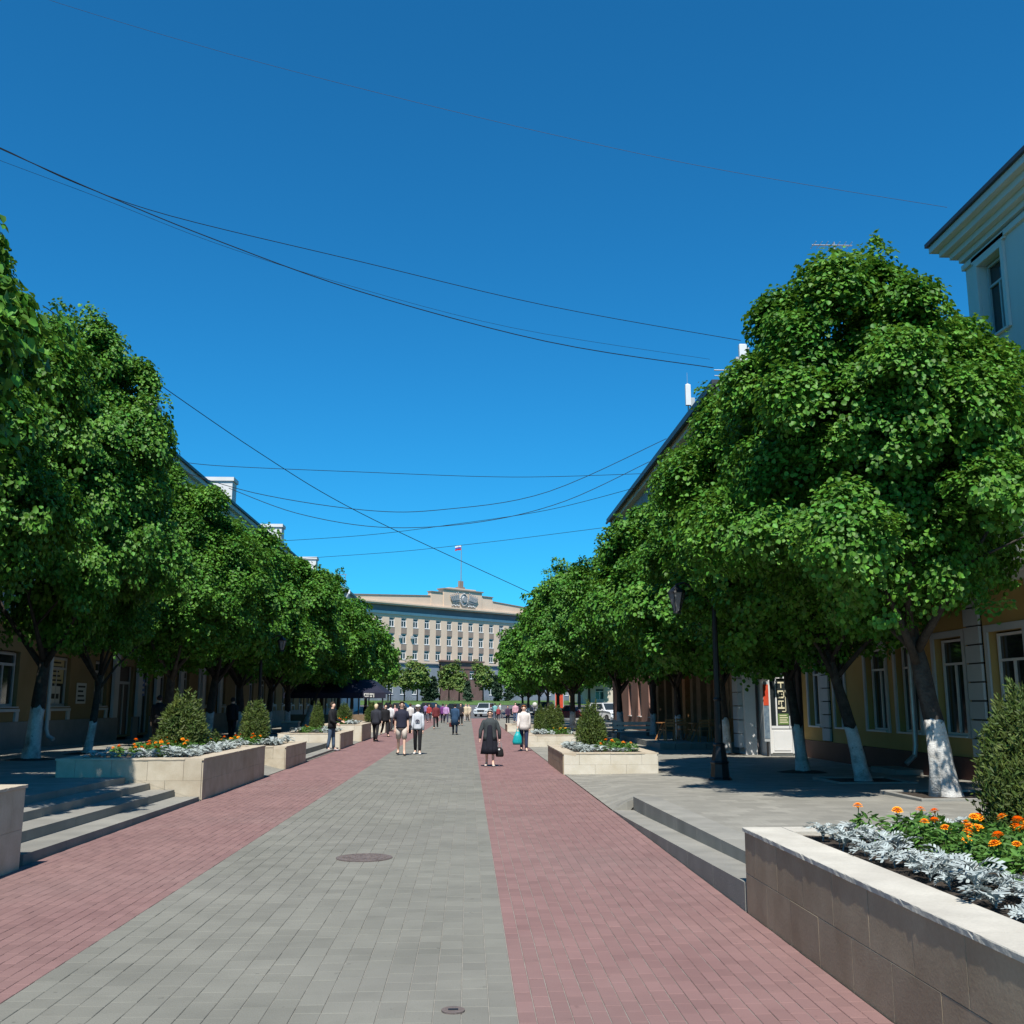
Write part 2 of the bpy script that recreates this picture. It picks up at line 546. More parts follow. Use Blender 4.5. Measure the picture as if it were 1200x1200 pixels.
def crown_mesh(name, seed, rx, ry, rz, nclump, nleaf, lsize, material, clump_r=.42, flat_bottom=.75, bump=.17, up=.75, taper=0.0, inner=.3, fold=.18, nb=72, bough=.21, boxy=2.15):
    """tree crown: boughs on an uneven rounded body, each carrying leaf sprays on its upper and outer side; centred at the origin"""
    g = np.random.default_rng(seed)
    bd = unit(g.normal(size=(nb, 3)))
    for _ in range(40):                              # spread the boughs evenly
        df = bd[:, None] - bd[None]
        r2 = (df ** 2).sum(-1) + np.eye(nb) * 9
        bd = unit(bd + (df / r2[..., None] ** 1.5).sum(1) * .01)
    sup = (np.abs(bd) ** boxy).sum(1) ** (-1 / boxy)
    ell = np.array([rx, ry, rz])
    br = bough * rx * g.uniform(.75, 1.3, nb)
    brad = 1.05 - .55 * g.random(nb) ** 1.3
    B = bd * (sup * brad)[:, None] * (ell - bough * rx * .75)
    wt = (brad - .3) * br
    who = g.choice(nb, nclump, p=wt / wt.sum())
    d = unit(g.normal(size=(nclump, 3)) + unit(bd[who] * np.array([1, 1, .6])) * .8 + np.array([0, 0, .35]))
    rad = np.where(g.random(nclump) < inner, .2 + .6 * g.random(nclump), .85 + .25 * g.random(nclump))
    C = B[who] + d * (rad * br[who])[:, None] * np.array([1.05, 1.05, .85])
    core = g.random(nclump) < .12                     # sprays deep inside
    C = np.where(core[:, None], unit(g.normal(size=(nclump, 3))) * ell * .55 * g.random(nclump)[:, None] ** .5, C)
    C[:, 2] = np.where(C[:, 2] < 0, C[:, 2] * flat_bottom, C[:, 2])
    stray = g.random(nclump) < .055                    # shoots standing out of the outline
    C = np.where(stray[:, None], C * g.uniform(1.06, 1.2, nclump)[:, None], C)
    if taper:
        k = 1 - taper * np.clip((C[:, 2] + rz) / (2 * rz), 0, 1)
        C[:, 0] *= k
        C[:, 1] *= k
    n = unit(d * .75 + unit(C) * .35 + np.array([0, 0, up]) + g.normal(size=(nclump, 3)) * .25)
    cs = g.uniform(.6, 1.4, nclump) * np.where(stray, .7, 1.0)
    idx = np.repeat(np.arange(nclump), nleaf)
    m = len(idx)
    a = g.uniform(0, 2 * np.pi, m)
    rr = np.sqrt(g.random(m))
    t1 = unit(np.cross(n, np.array([0.3, .2, 1.0])))
    t2 = np.cross(n, t1)
    el = g.uniform(.45, 1.0, nclump)                   # sprays are longer than wide
    off = t1[idx] * np.cos(a)[:, None] + t2[idx] * (np.sin(a) * el[idx])[:, None]
    R_ = (clump_r * cs[idx] * rr)[:, None]
    P = C[idx] + off * R_ - n[idx] * (rr ** 2 * clump_r * .5)[:, None] + n[idx] * (g.normal(size=m) * clump_r * .14)[:, None]
    N_ = n[idx] + off * .3 + np.array([0, -.12, .25]) + g.normal(size=(m, 3)) * .42
    D_ = off + np.array([0, 0, -.6]) + g.normal(size=(m, 3)) * .4
    L_ = lsize * g.uniform(.7, 1.25, m)
    V, q = leaves_geo(P, N_, D_, L_, L_ * .95, fold)
    return np_mesh(name, V, q, material)

# ------------------------------------------------------------------ ground, paved street, squares
def interp(x, pts):
    if x <= pts[0][0]:
        return pts[0][1]
    for (a, za), (b, zb) in zip(pts, pts[1:]):
        if x <= b:
            return za + (zb - za) * (x - a) / (b - a)
    return pts[-1][1]


FARP = [(110, -.03), (118, -.03), (130, .1), (165, 1.35), (190, 1.95), (220, 2.2), (400, 2.4), (5000, 2.4)]
PR = [(0, .36), (10.4, .32), (17.85, .225), (24, .05), (28, .012), (200, .012)]
PL = [(0, .52), (12.5, .48), (20, .42), (31, .30), (40, .22), (50, .15), (65, .06), (80, .012), (200, .012)]
XR, XL = 2.44, -4.97          # outer edges of the red paving


def zr(x, y):
    k = 1.0 if y <= 17.8 else min(1.0, max(0.0, (x - XR) / (.4 + (y - 17.85) * .15)))
    return max(.012, interp(y, PR) * k)


def zl(x, y):
    return max(.012, interp(y, PL) * min(1.0, max(0.0, (XL - .05 - x) / 1.3)))


g = MB()
ys = [-40, 0, 110, 118, 124, 130, 140, 150, 165, 178, 190, 205, 220, 260, 400, 1000, 4000]
for a, b in zip(ys, ys[1:]):
    za, zb = (interp(a, FARP), interp(b, FARP)) if a >= 110 else (-.03, -.03)
    g.quad((-2500, a, za), (2500, a, za), (2500, b, zb), (-2500, b, zb))
struct(g.build('ground', M_ASPH))

NEAR_Y = 25.0


def paved_strip(name, x0, x1, colw, rowl, m_near, m_far, seed, stagger):
    rng = random.Random(seed)
    base = MB()
    base.quad((x0, -2, -.006), (x1, -2, -.006), (x1, NEAR_Y + .02, -.006), (x0, NEAR_Y + .02, -.006))
    base.cur = 1
    base.quad((x0, NEAR_Y, 0), (x1, NEAR_Y, 0), (x1, 119, 0), (x0, 119, 0))
    root = struct(base.build(name, [M_JOINT, m_far]))
    ncol = round((x1 - x0) / colw)
    cw = (x1 - x0) / ncol
    protos = {}
    cells = []
    for i in range(ncol):
        y = 4.6 + (stagger * (i % 2)) * rowl + rng.uniform(-.02, .02)
        while y < NEAR_Y:
            L_ = rng.choice(rowl_opts(rowl, rng))
            if y + L_ > NEAR_Y - .1:
                L_ = NEAR_Y - y
            cells.append((x0 + (i + .5) * cw, y + L_ / 2, L_))
            y += L_
    # the 300 that show largest: nearest ones inside the picture
    def inview(c):
        p = c[0] / max(c[1], .1)
        return -.47 < p < .60 and c[1] > 5.7
    cells.sort(key=lambda c: (not inview(c), c[0] ** 2 + c[1] ** 2))
    gap = .0022
    far = MB()
    for k, (cx, cy, L_) in enumerate(cells):
        dz = rng.uniform(-.0016, .0016)
        tx, ty = rng.uniform(-.004, .004), rng.uniform(-.004, .004)
        if k < 300:
            if round(L_, 4) not in protos:
                p = MB()
                p.bbox(-cw / 2 + gap, cw / 2 - gap, -L_ / 2 + gap, L_ / 2 - gap, -.03, 0, .003)
                protos[round(L_, 4)] = p.mesh('paver', m_near)
            o = put('paver', protos[round(L_, 4)], root, (cx, cy, dz))
            o.rotation_euler = (tx, ty, rng.uniform(-.006, .006))
        else:
            w, l = cw / 2 - gap, L_ / 2 - gap
            far.bbox(cx - w, cx + w, cy - l, cy + l, -.02, dz, .003)
    stuff(far.build('paver_field', m_near, root))
    return root


def rowl_opts(r, rng):
    return (r,) if r < .215 else (r * .75, r, r, r, r * 1.5)


paved_strip('grey_paving_strip', -2.83, .30, .163, .225, M_GREY, M_GREYFAR, 1, 0)
paved_strip('red_paving_strip', XL, -2.83, .105, .21, M_RED, M_REDFAR, 2, .5)
paved_strip('red_paving_strip', .30, XR, .105, .21, M_RED, M_REDFAR, 3, .5)


def grid_sheet(name, xs, ys, zf, m, kind=struct):
    V, F = [], []
    for y in ys:
        for x in xs:
            V.append((x, y, zf(x, y)))
    n = len(xs)
    for j in range(len(ys) - 1):
        for i in range(n - 1):
            F.append((j * n + i, j * n + i + 1, (j + 1) * n + i + 1, (j + 1) * n + i))
    b = MB()
    b.add(V, F)
    return kind(b.build(name, m))


def frange(a, b, n):
    return [a + (b - a) * i / n for i in range(n + 1)]


grid_sheet('right_plaza', [2.80] + frange(3.2, 11.6, 8), frange(-2, 17.85, 10), zr, M_PLAZA)
grid_sheet('right_plaza', frange(XR + .005, 4.5, 8) + frange(5, 13, 5), [17.846] + frange(17.85, 19.5, 3) + frange(21, 119, 58), lambda x, y: -.04 if y < 17.85 and x < 2.9 else zr(x, y), M_PLAZA)
grid_sheet('left_plaza', frange(-16, -6.4, 8), frange(-2, 20.0, 10), lambda x, y: interp(y, PL), M_PLAZA)
grid_sheet('left_plaza', frange(-16, -6.5, 6) + frange(-6.2, XL - .005, 8), frange(20.0, 119, 60), zl, M_PLAZA)


# steps between the street and the raised squares
def step_prism(name, xa, xb, ylist, zf, z0f, parent, m=M_STEP):
    b = MB()
    for a, c in zip(ylist, ylist[1:]):
        z1a, z1c, za, zc = zf(a), zf(c), z0f(a), z0f(c)
        b.hexa([(xa, a, za), (xb, a, za), (xb, c, zc), (xa, c, zc), (xa, a, z1a), (xb, a, z1a), (xb, c, z1c), (xa, c, z1c)])
    return b.build(name, m, parent)


st = struct(put('right_steps', None))
seg = frange(9.40, 17.85, 7)
for a, b in zip(seg, seg[1:]):
    step_prism('step', XR + .01, 2.815, [a + .004, b - .004], lambda y: max(.012, .028 * (17.85 - y)), lambda y: -.05, st)
seg = frange(8.0, 17.84, 8)
for a, b in zip(seg, seg[1:]):
    step_prism('step', 2.80, 3.2, [a + .004, b - .004], lambda y: interp(y, PR) + .006, lambda y: -.05, st)
st = struct(put('left_steps', None))
for k, fr in enumerate((.22, .5, .76, 1.0)):
    xa = XL - .04 - .46 * k
    seg = frange(10.2 if k else 12.3, 19.98, 6)
    for a, b in zip(seg, seg[1:]):
        step_prism('step', xa - .49, xa, [a + .003, b - .003], lambda y: interp(y, PL) * fr + .004 - max(0, (y - 12)) * .004 * (1 - fr), lambda y: -.05, st)
for k, z in enumerate((.09, .2)):
    xa = XL - .05 - .42 * k
    for a, b in zip(frange(32.7, 40.9, 4), frange(32.7, 40.9, 4)[1:]):
        step_prism('step', xa - (.44 if k == 0 else .9), xa, [a + .004, b - .004], lambda y: z + (0 if k == 0 else .06), lambda y: -.05, st)

# manhole cover and small drain in the paving
mh = thing('manhole_cover', 'round rusty cast iron manhole cover set in the grey paving', 'manhole cover', W(427, 1005, z=.004))
b = MB(); b.lathe([(.33, -.02), (.33, .004), (.315, .006), (.3, .002), (.0, .002)], 40); b.build('rim', M_RUST, mh)
b = MB(); b.lathe([(.295, -.01), (.295, .006), (0, .006)], 40)
for rr in (.1, .18, .25):
    for k in range(int(rr * 90)):
        a = 2 * math.pi * k / int(rr * 90)
        b.box(rr * math.cos(a) - .014, rr * math.cos(a) + .014, rr * math.sin(a) - .014, rr * math.sin(a) + .014, .005, .011)
b.build('lid', M_RUST, mh)
dr = thing('valve_cover', 'small dark oval valve cover in the grey paving at the lower picture edge', 'valve cover', W(531, 1184, z=.004))
b = MB(); b.lathe([(.07, -.02), (.07, .005), (.055, .004), (0, .004)], 20); b.build('rim', M_RUST, dr)
b = MB(); b.box(-.03, .03, -.012, .012, .003, .008); b.build('lid', M_IRON, dr)


# ------------------------------------------------------------------ stone planters
SLABC = {}


def slab_mesh(w, h, m):
    k = (round(w, 3), round(h, 3), m.name)
    if k not in SLABC:
        b = MB()
        c, t = .0025, .024
        A = [(-w / 2, 0, 0), (w / 2, 0, 0), (w / 2, 0, h), (-w / 2, 0, h)]
        B = [(-w / 2, -t + c, 0), (w / 2, -t + c, 0), (w / 2, -t + c, h), (-w / 2, -t + c, h)]
        Cc = [(-w / 2 + c, -t, c), (w / 2 - c, -t, c), (w / 2 - c, -t, h - c), (-w / 2 + c, -t, h - c)]
        fs = [(8, 9, 10, 11)]
        for i in range(4):
            j = (i + 1) % 4
            fs += [(i, j, 4 + j, 4 + i), (4 + i, 4 + j, 8 + j, 8 + i)]
        b.add(A + B + Cc, fs)
        SLABC[k] = b.mesh('cladding_slab', m)
    return SLABC[k]


def clad(root, a, bpt, z0, z1, rows, target, m, rng):
    """slabs along the wall line a->b; outward side is to the right of a->b"""
    a, bpt = Vector((*a, 0)), Vector((*bpt, 0))
    d = (bpt - a)
    Ln = d.length
    d.normalize()
    ang = math.atan2(d.y, d.x)
    h = (z1 - z0) / rows
    n = max(1, round(Ln / target))
    for r in range(rows):
        cuts = [0.0] + [Ln * (i + (.5 if r % 2 else 0)) / n for i in range(0 if r % 2 else 1, n)] + [Ln]
        for s0, s1 in zip(cuts, cuts[1:]):
            if s1 - s0 < .03:
                continue
            p = a + d * ((s0 + s1) / 2)
            o = put('cladding_slab', slab_mesh(s1 - s0 - .004, h - .002, m), root, (p.x, p.y, z0 + r * h + .001), ang)
            o.rotation_euler = (rng.uniform(-.006, .006), 0, ang)


def planter(name, x0, x1, y0, y1, zt, label, m_street, m_front, m_cap, street, seed, capw=.34, z0=-.02, rows=2):
    rng = random.Random(seed)
    root = thing(name, label, 'planter', group='stone planters along the street')
    ct = .035
    zc = zt - ct
    t = .026
    b = MB()
    cx0, cx1, cy0, cy1 = x0 + t, x1 - t, y0 + t, y1 - t
    b.box(cx0, cx1, cy0, cy1, z0 - .05, zc - .03)
    b.build('core', M_CORE, root)
    if street == 'x0':
        clad(root, (cx0, cy1), (cx0, cy0), z0, zc, rows, .62, m_street, rng)
        clad(root, (cx1, cy0), (cx1, cy1), z0, zc, rows, .8, m_front, rng)
    else:
        clad(root, (cx1, cy0), (cx1, cy1), z0, zc, rows, .62, m_street, rng)
        clad(root, (cx0, cy1), (cx0, cy0), z0, zc, rows, .8, m_front, rng)
    clad(root, (cx0, cy0), (cx1, cy0), z0, zc, rows, .7, m_front, rng)
    clad(root, (cx1, cy1), (cx0, cy1), z0, zc, rows, .7, m_front, rng)
    # capstones: a ring of pieces, edges a little chipped
    ov = .012

    def cap(ax, ay, bx, by, inx, iny):
        d = Vector((bx - ax, by - ay, 0)); Ln = d.length; d.normalize()
        inn = Vector((inx, iny, 0))
        n = max(1, round(Ln / 1.15))
        for i in range(n):
            s0, s1 = Ln * i / n + .002, Ln * (i + 1) / n - .002
            k = max(2, int((s1 - s0) / .06))
            c = MB()
            dz = rng.uniform(-.0015, .0015)
            top, fr, lo, bt, bb = [], [], [], [], []
            for j in range(k + 1):
                s = s0 + (s1 - s0) * j / k
                p = Vector((ax, ay, 0)) + d * s
                e1, e2 = rng.uniform(.001, .007), rng.uniform(.002, .008)
                if rng.random() < .06:
                    e1 += .012
                top.append(p - inn * (ov - e2) + Vector((0, 0, zt + dz)))
                fr.append(p - inn * (ov - e1 * .4) + Vector((0, 0, zt + dz - e1)))
                lo.append(p - inn * (ov - rng.uniform(0, .005)) + Vector((0, 0, zc + .001)))
                bt.append(p + inn * capw + Vector((0, 0, zt + dz)))
                bb.append(p + inn * capw + Vector((0, 0, zc - .05)))
            m_ = k + 1
            V = top + fr + lo + bt + bb
            F = []
            for j in range(k):
                F += [(j, j + 1, 3 * m_ + j + 1, 3 * m_ + j), (m_ + j, m_ + j + 1, j + 1, j), (2 * m_ + j, 2 * m_ + j + 1, m_ + j + 1, m_ + j),
                      (3 * m_ + j, 3 * m_ + j + 1, 4 * m_ + j + 1, 4 * m_ + j), (2 * m_ + j, 4 * m_ + j, 4 * m_ + j + 1, 2 * m_ + j + 1)]
            for j in (0, k):
                F.append((j, m_ + j, 2 * m_ + j, 4 * m_ + j, 3 * m_ + j))
            c.add(V, F)
            c.build('capstone', m_cap, root)
    cap(x0, y0, x0, y1, 1, 0)
    cap(x1, y0, x1, y1, -1, 0)
    cap(x0 + capw + .003, y0, x1 - capw - .003, y0, 0, 1)
    cap(x0 + capw + .003, y1, x1 - capw - .003, y1, 0, -1)
    # soil
    sx0, sx1, sy0, sy1 = x0 + capw - .01, x1 - capw + .01, y0 + capw - .01, y1 - capw + .01
    nx, ny = max(3, int((sx1 - sx0) / .12)), max(3, int((sy1 - sy0) / .12))
    V, F = [], []
    for j in range(ny + 1):
        for i in range(nx + 1):
            V.append((sx0 + (sx1 - sx0) * i / nx, sy0 + (sy1 - sy0) * j / ny, zt - .045 + rng.uniform(-.014, .016) + .05 * math.sin(math.pi * i / nx) * math.sin(math.pi * j / ny)))
    for j in range(ny):
        for i in range(nx):
            F.append((j * (nx + 1) + i, j * (nx + 1) + i + 1, (j + 1) * (nx + 1) + i + 1, (j + 1) * (nx + 1) + i))
    s = MB(); s.add(V, F)
    s.build('soil', M_SOIL, root)
    return rebase(root, ((x0 + x1) / 2, (y0 + y1) / 2, 0))


planter('planter', 2.445, 5.4, 3.0, 9.36, .71, 'large brown slab-faced planter with white capstones, nearest one on the right side', M_SLABB, M_SLABB, M_CAP, 'x0', 11, rows=2)
planter('planter', 2.40, 4.84, 26.6, 31.6, .54, 'cream stone planter behind the right steps, with one thuja and orange marigolds', M_SLABB, M_SLABL, M_CAPB, 'x0', 12)
planter('planter', 2.40, 4.85, 42.8, 47.2, .49, 'small pale planter with two thujas behind the woman carrying a teal bag', M_SLABB, M_SLABL, M_CAPB, 'x0', 13)
planter('planter', 2.40, 4.5, 65, 68.5, .45, 'farthest low planter on the right side of the street', M_SLABB, M_SLABL, M_CAPB, 'x0', 14)
planter('planter', -8.3, XL + .06, 5.0, 12.0, .90, 'tan planter end cut off by the left edge, beside the bottom of the steps', M_SLAB, M_SLAB, M_CAPB, 'x1', 15)
planter('planter', -7.7, XL + .0, 20.0, 26.0, .765, 'long tan travertine planter at the far end of the left steps, partly in tree shadow', M_SLAB, M_SLAB, M_CAPB, 'x1', 16)
planter('planter', -8.2, XL + .0, 28.9, 32.5, .62, 'second tan planter beyond the left steps, with one bushy thuja', M_SLAB, M_SLAB, M_CAPB, 'x1', 17)
planter('planter', -7.4, XL + .0, 41.0, 45.6, .62, 'pale planter right behind the man in the black jacket', M_SLAB, M_SLABL, M_CAPB, 'x1', 18)
planter('planter', -7.0, XL + .0, 49.2, 53.9, .78, 'tall pale planter just left of the woman walking away with blonde hair', M_SLAB, M_SLABL, M_CAPB, 'x1', 19)
planter('planter', -6.8, XL + .0, 63, 68.5, .6, 'farthest small planter on the left side of the street', M_SLAB, M_SLABL, M_CAPB, 'x1', 20)


# ------------------------------------------------------------------ bedding plants
def silver_mesh(seed):
    g = np.random.default_rng(seed)
    b = MB()
    for k in range(13):
        az = 2 * math.pi * k / 13 * 2.4 + g.uniform(-.3, .3)
        Ln = g.uniform(.10, .19)
        lift = g.uniform(.75, 1.4)
        z0 = g.uniform(.02, .09)
        dx, dy = math.cos(az), math.sin(az)
        sx, sy = -dy, dx
        n = 6
        pts = []
        for i in range(n + 1):
            t = i / n
            r = .01 + Ln * t * math.cos(lift * (1 - .5 * t))
            z = z0 + Ln * t * math.sin(lift * (1 - .75 * t))
            pts.append(Vector((dx * r, dy * r, z)))
        side = Vector((sx, sy, 0))
        for i in range(n):
            w0, w1 = .007, .006
            b.quad(pts[i] - side * w0, pts[i] + side * w0, pts[i + 1] + side * w1, pts[i + 1] - side * w1)
            if i >= 1:
                lw = Ln * (.30 - .16 * abs(i / n - .55))
                f = (pts[i + 1] - pts[i])
                up = Vector((0, 0, .012))
                for s in (-1, 1):
                    a = pts[i]
                    b.quad(a, a + f * .75, a + f * 1.35 + side * s * lw + up, a + f * .75 + side * s * lw * .95 + up)
        tp = pts[-1]
        b.quad(tp - side * .012, tp + side * .012, tp + (pts[-1] - pts[-2]) * .9 + side * .009, tp + (pts[-1] - pts[-2]) * .9 - side * .009)
    b.tube([(0, 0, -.03), (0, 0, .08)], .006, 5)
    return b.mesh('leaf_rosette', M_SILVER)


SILV = [silver_mesh(s) for s in (1, 2, 3, 4, 5, 6)]


def herb_mesh(seed, rad=.13, h=.2, n=150, m=None):
    g = np.random.default_rng(seed)
    a, r, t = g.uniform(0, 2 * np.pi, n), np.sqrt(g.random(n)), g.random(n)
    rr = rad * r * (.55 + .45 * np.sin(np.pi * np.clip(t, .1, .9)))
    C = np.stack([rr * np.cos(a), rr * np.sin(a), .01 + h * t * (1 - .35 * r ** 2)], 1)
    D = np.stack([np.cos(a), np.sin(a), g.uniform(-.1, 1.0, n)], 1) + g.normal(size=(n, 3)) * .3
    N_ = np.stack([np.cos(a) * .3, np.sin(a) * .3, np.ones(n)], 1) + g.normal(size=(n, 3)) * .5
    V, q = leaves_geo(C, N_, D, g.uniform(.05, .085, n), g.uniform(.016, .03, n))
    return np_mesh('foliage', V, q, m or M_HERB)


def bloom_mesh(m):
    b = MB()
    for ring, (r0, r1, z, up, n) in enumerate(((.006, .043, .0, -.002, 12), (.004, .037, .006, .004, 11), (.002, .028, .011, .007, 9), (0, .017, .015, .008, 7))):
        for k in range(n):
            a0 = 2 * math.pi * (k + ring * .37) / n
            w = math.pi / n * 1.05
            p = lambda r, a, zz: (r * math.cos(a), r * math.sin(a), zz)
            b.add([p(r0, a0, z), p(r1 * .8, a0 - w, z + up), p(r1, a0, z + up * 1.2 - .003), p(r1 * .8, a0 + w, z + up)], [(0, 1, 2, 3)])
    b.tube([(0, 0, -.02), (0, 0, .0)], [.004, .012], 6)
    return b.mesh('bloom', m)


HERB = [herb_mesh(s) for s in (4, 5, 6)]
BLOOM = {M_BLOOM: bloom_mesh(M_BLOOM), M_BLOOMY: bloom_mesh(M_BLOOMY)}
STEM = MB()
STEM.tube([(0, 0, -.2), (.004, 0, -.01)], .0035, 5)
STEM = STEM.mesh('stem', M_HERB)


def silver(p, rng, label, group, sc=1.0):
    o = tag(put('silver_ragwort', rng.choice(SILV), None, p, rng.uniform(0, 6.3)), label, 'plant', group)
    o.rotation_euler = (rng.uniform(-.2, .2), rng.uniform(-.2, .2), rng.uniform(0, 6.3))
    s = sc * rng.uniform(.65, 1.25)
    o.scale = (s, s, s * rng.uniform(.85, 1.2))


def marigold(p, rng, label, group, sc=1.0, nb=None, m=None):
    root = thing('marigold', label, 'flower', p, rng.uniform(0, 6.3), group)
    s = sc * rng.uniform(.85, 1.15)
    root.scale = (s, s, s)
    put('foliage', rng.choice(HERB), root)
    for k in range(rng.choice((0, 1, 1, 2)) if nb is None else nb):
        q = (rng.uniform(-.08, .08), rng.uniform(-.08, .08), rng.uniform(.17, .25))
        o = put('bloom', BLOOM[m or M_BLOOM], root, q)
        o.rotation_euler = (rng.uniform(-.4, .5), rng.uniform(-.3, .3), rng.uniform(0, 6))
        put('stem', STEM, o)


ORD = 'first second third fourth fifth sixth seventh eighth ninth tenth eleventh twelfth'.split()


def nth(i):
    return ORD[i] if i < 12 else '%d%s' % (i + 1, {1: 'st', 2: 'nd', 3: 'rd'}.get((i + 1) % 10, 'th') if (i + 1) % 100 not in (11, 12, 13) else 'th')


def bed(x0, x1, y0, y1, z, street, ns, nm, where, seed, sc=1.0, m=None, front=True):
    """silver plants along the street and front edges, marigolds behind them"""
    rng = random.Random(seed)
    gs, gm = 'silver-leaved plants in the ' + where, 'marigolds in the ' + where
    xe = x0 if street == 'x0' else x1
    dx = 1 if street == 'x0' else -1
    W_, H_ = x1 - x0, y1 - y0
    nf = int(ns * W_ / (W_ + H_)) if front else 0
    for i in range(ns - nf):
        t = (i + rng.uniform(.1, .9)) / (ns - nf)
        silver((xe + dx * (.09 + .26 * (i % 2) + rng.uniform(-.05, .09)), y0 + .05 + (H_ - .1) * t, z), rng, '%s silver-leaved plant from the near corner, street edge, %s' % (nth(i), where), gs, sc)
    for i in range(nf):
        t = (i + rng.uniform(.2, .8)) / nf
        silver((x0 + W_ * t, y0 + .1 + .24 * (i % 2) + rng.uniform(-.05, .08), z), rng, '%s silver-leaved plant from the inner end, front edge, %s' % (nth(i), where), gs, sc)
    for i in range(nm):
        x = xe + dx * (.6 + min(W_ - .75, 1.15) * rng.random())
        marigold((x, y0 + .35 + (H_ - .5) * (i + rng.random()) / nm, z), rng, '%s %s marigold from the near end, %s' % (nth(i), 'yellow' if m else 'orange', where), gm, sc, m=m)


rng = random.Random(77)
wh = 'nearest right planter'
for i in range(28):
    y = 4.9 + 4.1 * (i + rng.random() * .8) / 28
    silver((2.90 + .1 * rng.random() + .24 * (i % 2), y, .675), rng, '%s silver-leaved plant from the near end, %s row, %s' % (nth(i // 2), 'inner' if i % 2 else 'outer', wh), 'silver-leaved plants in the ' + wh, .85)
for i in range(7):
    silver((3.4 + .2 * i, 8.85 + rng.uniform(-.1, .08), .68), rng, '%s silver-leaved plant along the far edge counted from the street, %s' % (nth(i), wh), 'silver-leaved plants in the ' + wh)
for i in range(48):
    y = 5.0 + 3.6 * (i + rng.random()) / 48
    marigold((3.45 + .17 * (i % 5) + .12 * rng.random(), y, .68), rng, '%s marigold from the near end in the %s row, %s' % (nth(i // 5), ORD[i % 5], wh), 'marigolds in the ' + wh, 1.05, nb=rng.choice((0, 1, 1, 2)) if i % 5 < 3 else rng.choice((1, 2, 2)))
marigold((3.35, 8.75, .68), rng, 'lone tall marigold with a single orange bloom at the tip of the nearest right planter', 'marigolds in the ' + wh, 1.1, nb=1)
bed(2.76, 4.45, 26.95, 31.2, .50, 'x0', 22, 22, 'cream right planter', 21, 1.15)
bed(2.76, 4.5, 43.2, 46.8, .45, 'x0', 12, 12, 'two-thuja right planter', 22, 1.2, M_BLOOMY)
bed(-7.3, -5.34, 20.35, 25.6, .72, 'x1', 38, 34, 'long tan left planter', 23, 1.1)
bed(-7.8, -5.34, 29.25, 32.1, .58, 'x1', 22, 20, 'second tan left planter', 24, 1.15)
bed(-7.0, -5.34, 41.4, 45.2, .58, 'x1', 12, 12, 'left planter by man in black', 25, 1.2, M_BLOOMY)
bed(-6.6, -5.34, 49.6, 53.5, .74, 'x1', 10, 12, 'tall pale left planter', 26, 1.25)


# thujas
def thuja_mesh(name, seed, r, h, n, leaf):
    """upright plumes of scale leaves round a short stem"""
    g = np.random.default_rng(seed)
    npl = 64
    pa = g.uniform(0, 2 * np.pi, npl)
    pr = np.sqrt(g.random(npl)) * .8
    ph = np.sqrt(np.clip(1 - (pr / .95) ** 2.2, .03, 1)) * g.uniform(.7, 1.08, npl)
    px, py = r * pr * np.cos(pa), r * pr * np.sin(pa)
    w = g.integers(0, npl, n)
    t = g.random(n) ** .75
    lean = 1 + .28 * t * (1.1 - t)
    sw = r * .3 * np.interp(t, [0, .3, .7, 1], [.7, 1, .75, .12])
    a = g.uniform(0, 2 * np.pi, n)
    q = np.sqrt(g.random(n))
    q = np.where(g.random(n) < .06, q * 1.5, q)
    ox, oy = np.cos(a), np.sin(a)
    C = np.stack([px[w] * lean + sw * q * ox, py[w] * lean + sw * q * oy, .03 + h * ph[w] * t + .02 * g.normal(size=n)], 1)
    rad = unit(np.stack([C[:, 0], C[:, 1], np.zeros(n)], 1) + 1e-6)
    D = rad * .6 + np.stack([ox * .5, oy * .5, np.full(n, .85)], 1) + g.normal(size=(n, 3)) * .42
    tw = np.arctan2(oy, ox) + g.uniform(-1.5, 1.5, n)
    N_ = np.stack([np.cos(tw), np.sin(tw), g.uniform(-.1, .6, n)], 1)
    V, qd = leaves_geo(C, N_, D, leaf * g.uniform(.5, 1.5, n), leaf * .26 * g.uniform(.6, 1.4, n), .1)
    return np_mesh(name, V, qd, M_THUJA)


TH_NEAR = thuja_mesh('foliage', 3, .46, 1.25, 34000, .05)
TH = [thuja_mesh('foliage', s, .46, 1.25, 9000, .08) for s in (5, 8)]


def thuja(x, y, z, sx, sz, label, me, rz=0):
    t = thing('thuja', label, 'shrub', (x, y, z), rz, 'thujas growing in the planters')
    o = put('foliage', me, t); o.scale = (sx, sx, sz)
    b = MB(); b.tube([(0, 0, -.1), (.01, 0, .25 * sz)], [.03, .02], 6); b.build('stem', M_BARK, t)
    return t


thuja(4.46, 8.2, .67, .86, 1.0, 'thuja cut by the right picture edge in the nearest planter', TH_NEAR)
thuja(3.48, 29.6, .5, .9, 1.02, 'rounded thuja in the cream planter behind the right steps', TH[0], 1)
thuja(3.7, 45.4, .45, 1.0, 1.0, 'right one of two thujas behind the woman with the teal bag', TH[1], 2)
thuja(3.25, 46.3, .45, .75, .95, 'left narrower one of two thujas behind the woman with the teal bag', TH[0], 3)
thuja(-6.62, 24.6, .72, 1.15, 1.02, 'large bushy thuja in the long tan planter past the left steps', TH[0], 4)
thuja(-6.25, 30.9, .58, .95, 1.0, 'egg-shaped thuja in the second tan planter beyond the left steps', TH[1], 5)
thuja(-6.3, 43.8, .58, .62, .95, 'slim thuja just left of the man in the black jacket', TH[0], 6)
thuja(-6.1, 51.8, .74, .8, .8, 'thuja just right of the man in the black jacket', TH[1], 7)
thuja(-6.1, 66, .56, .9, .95, 'small thuja behind the blonde woman walking away', TH[0], 8)
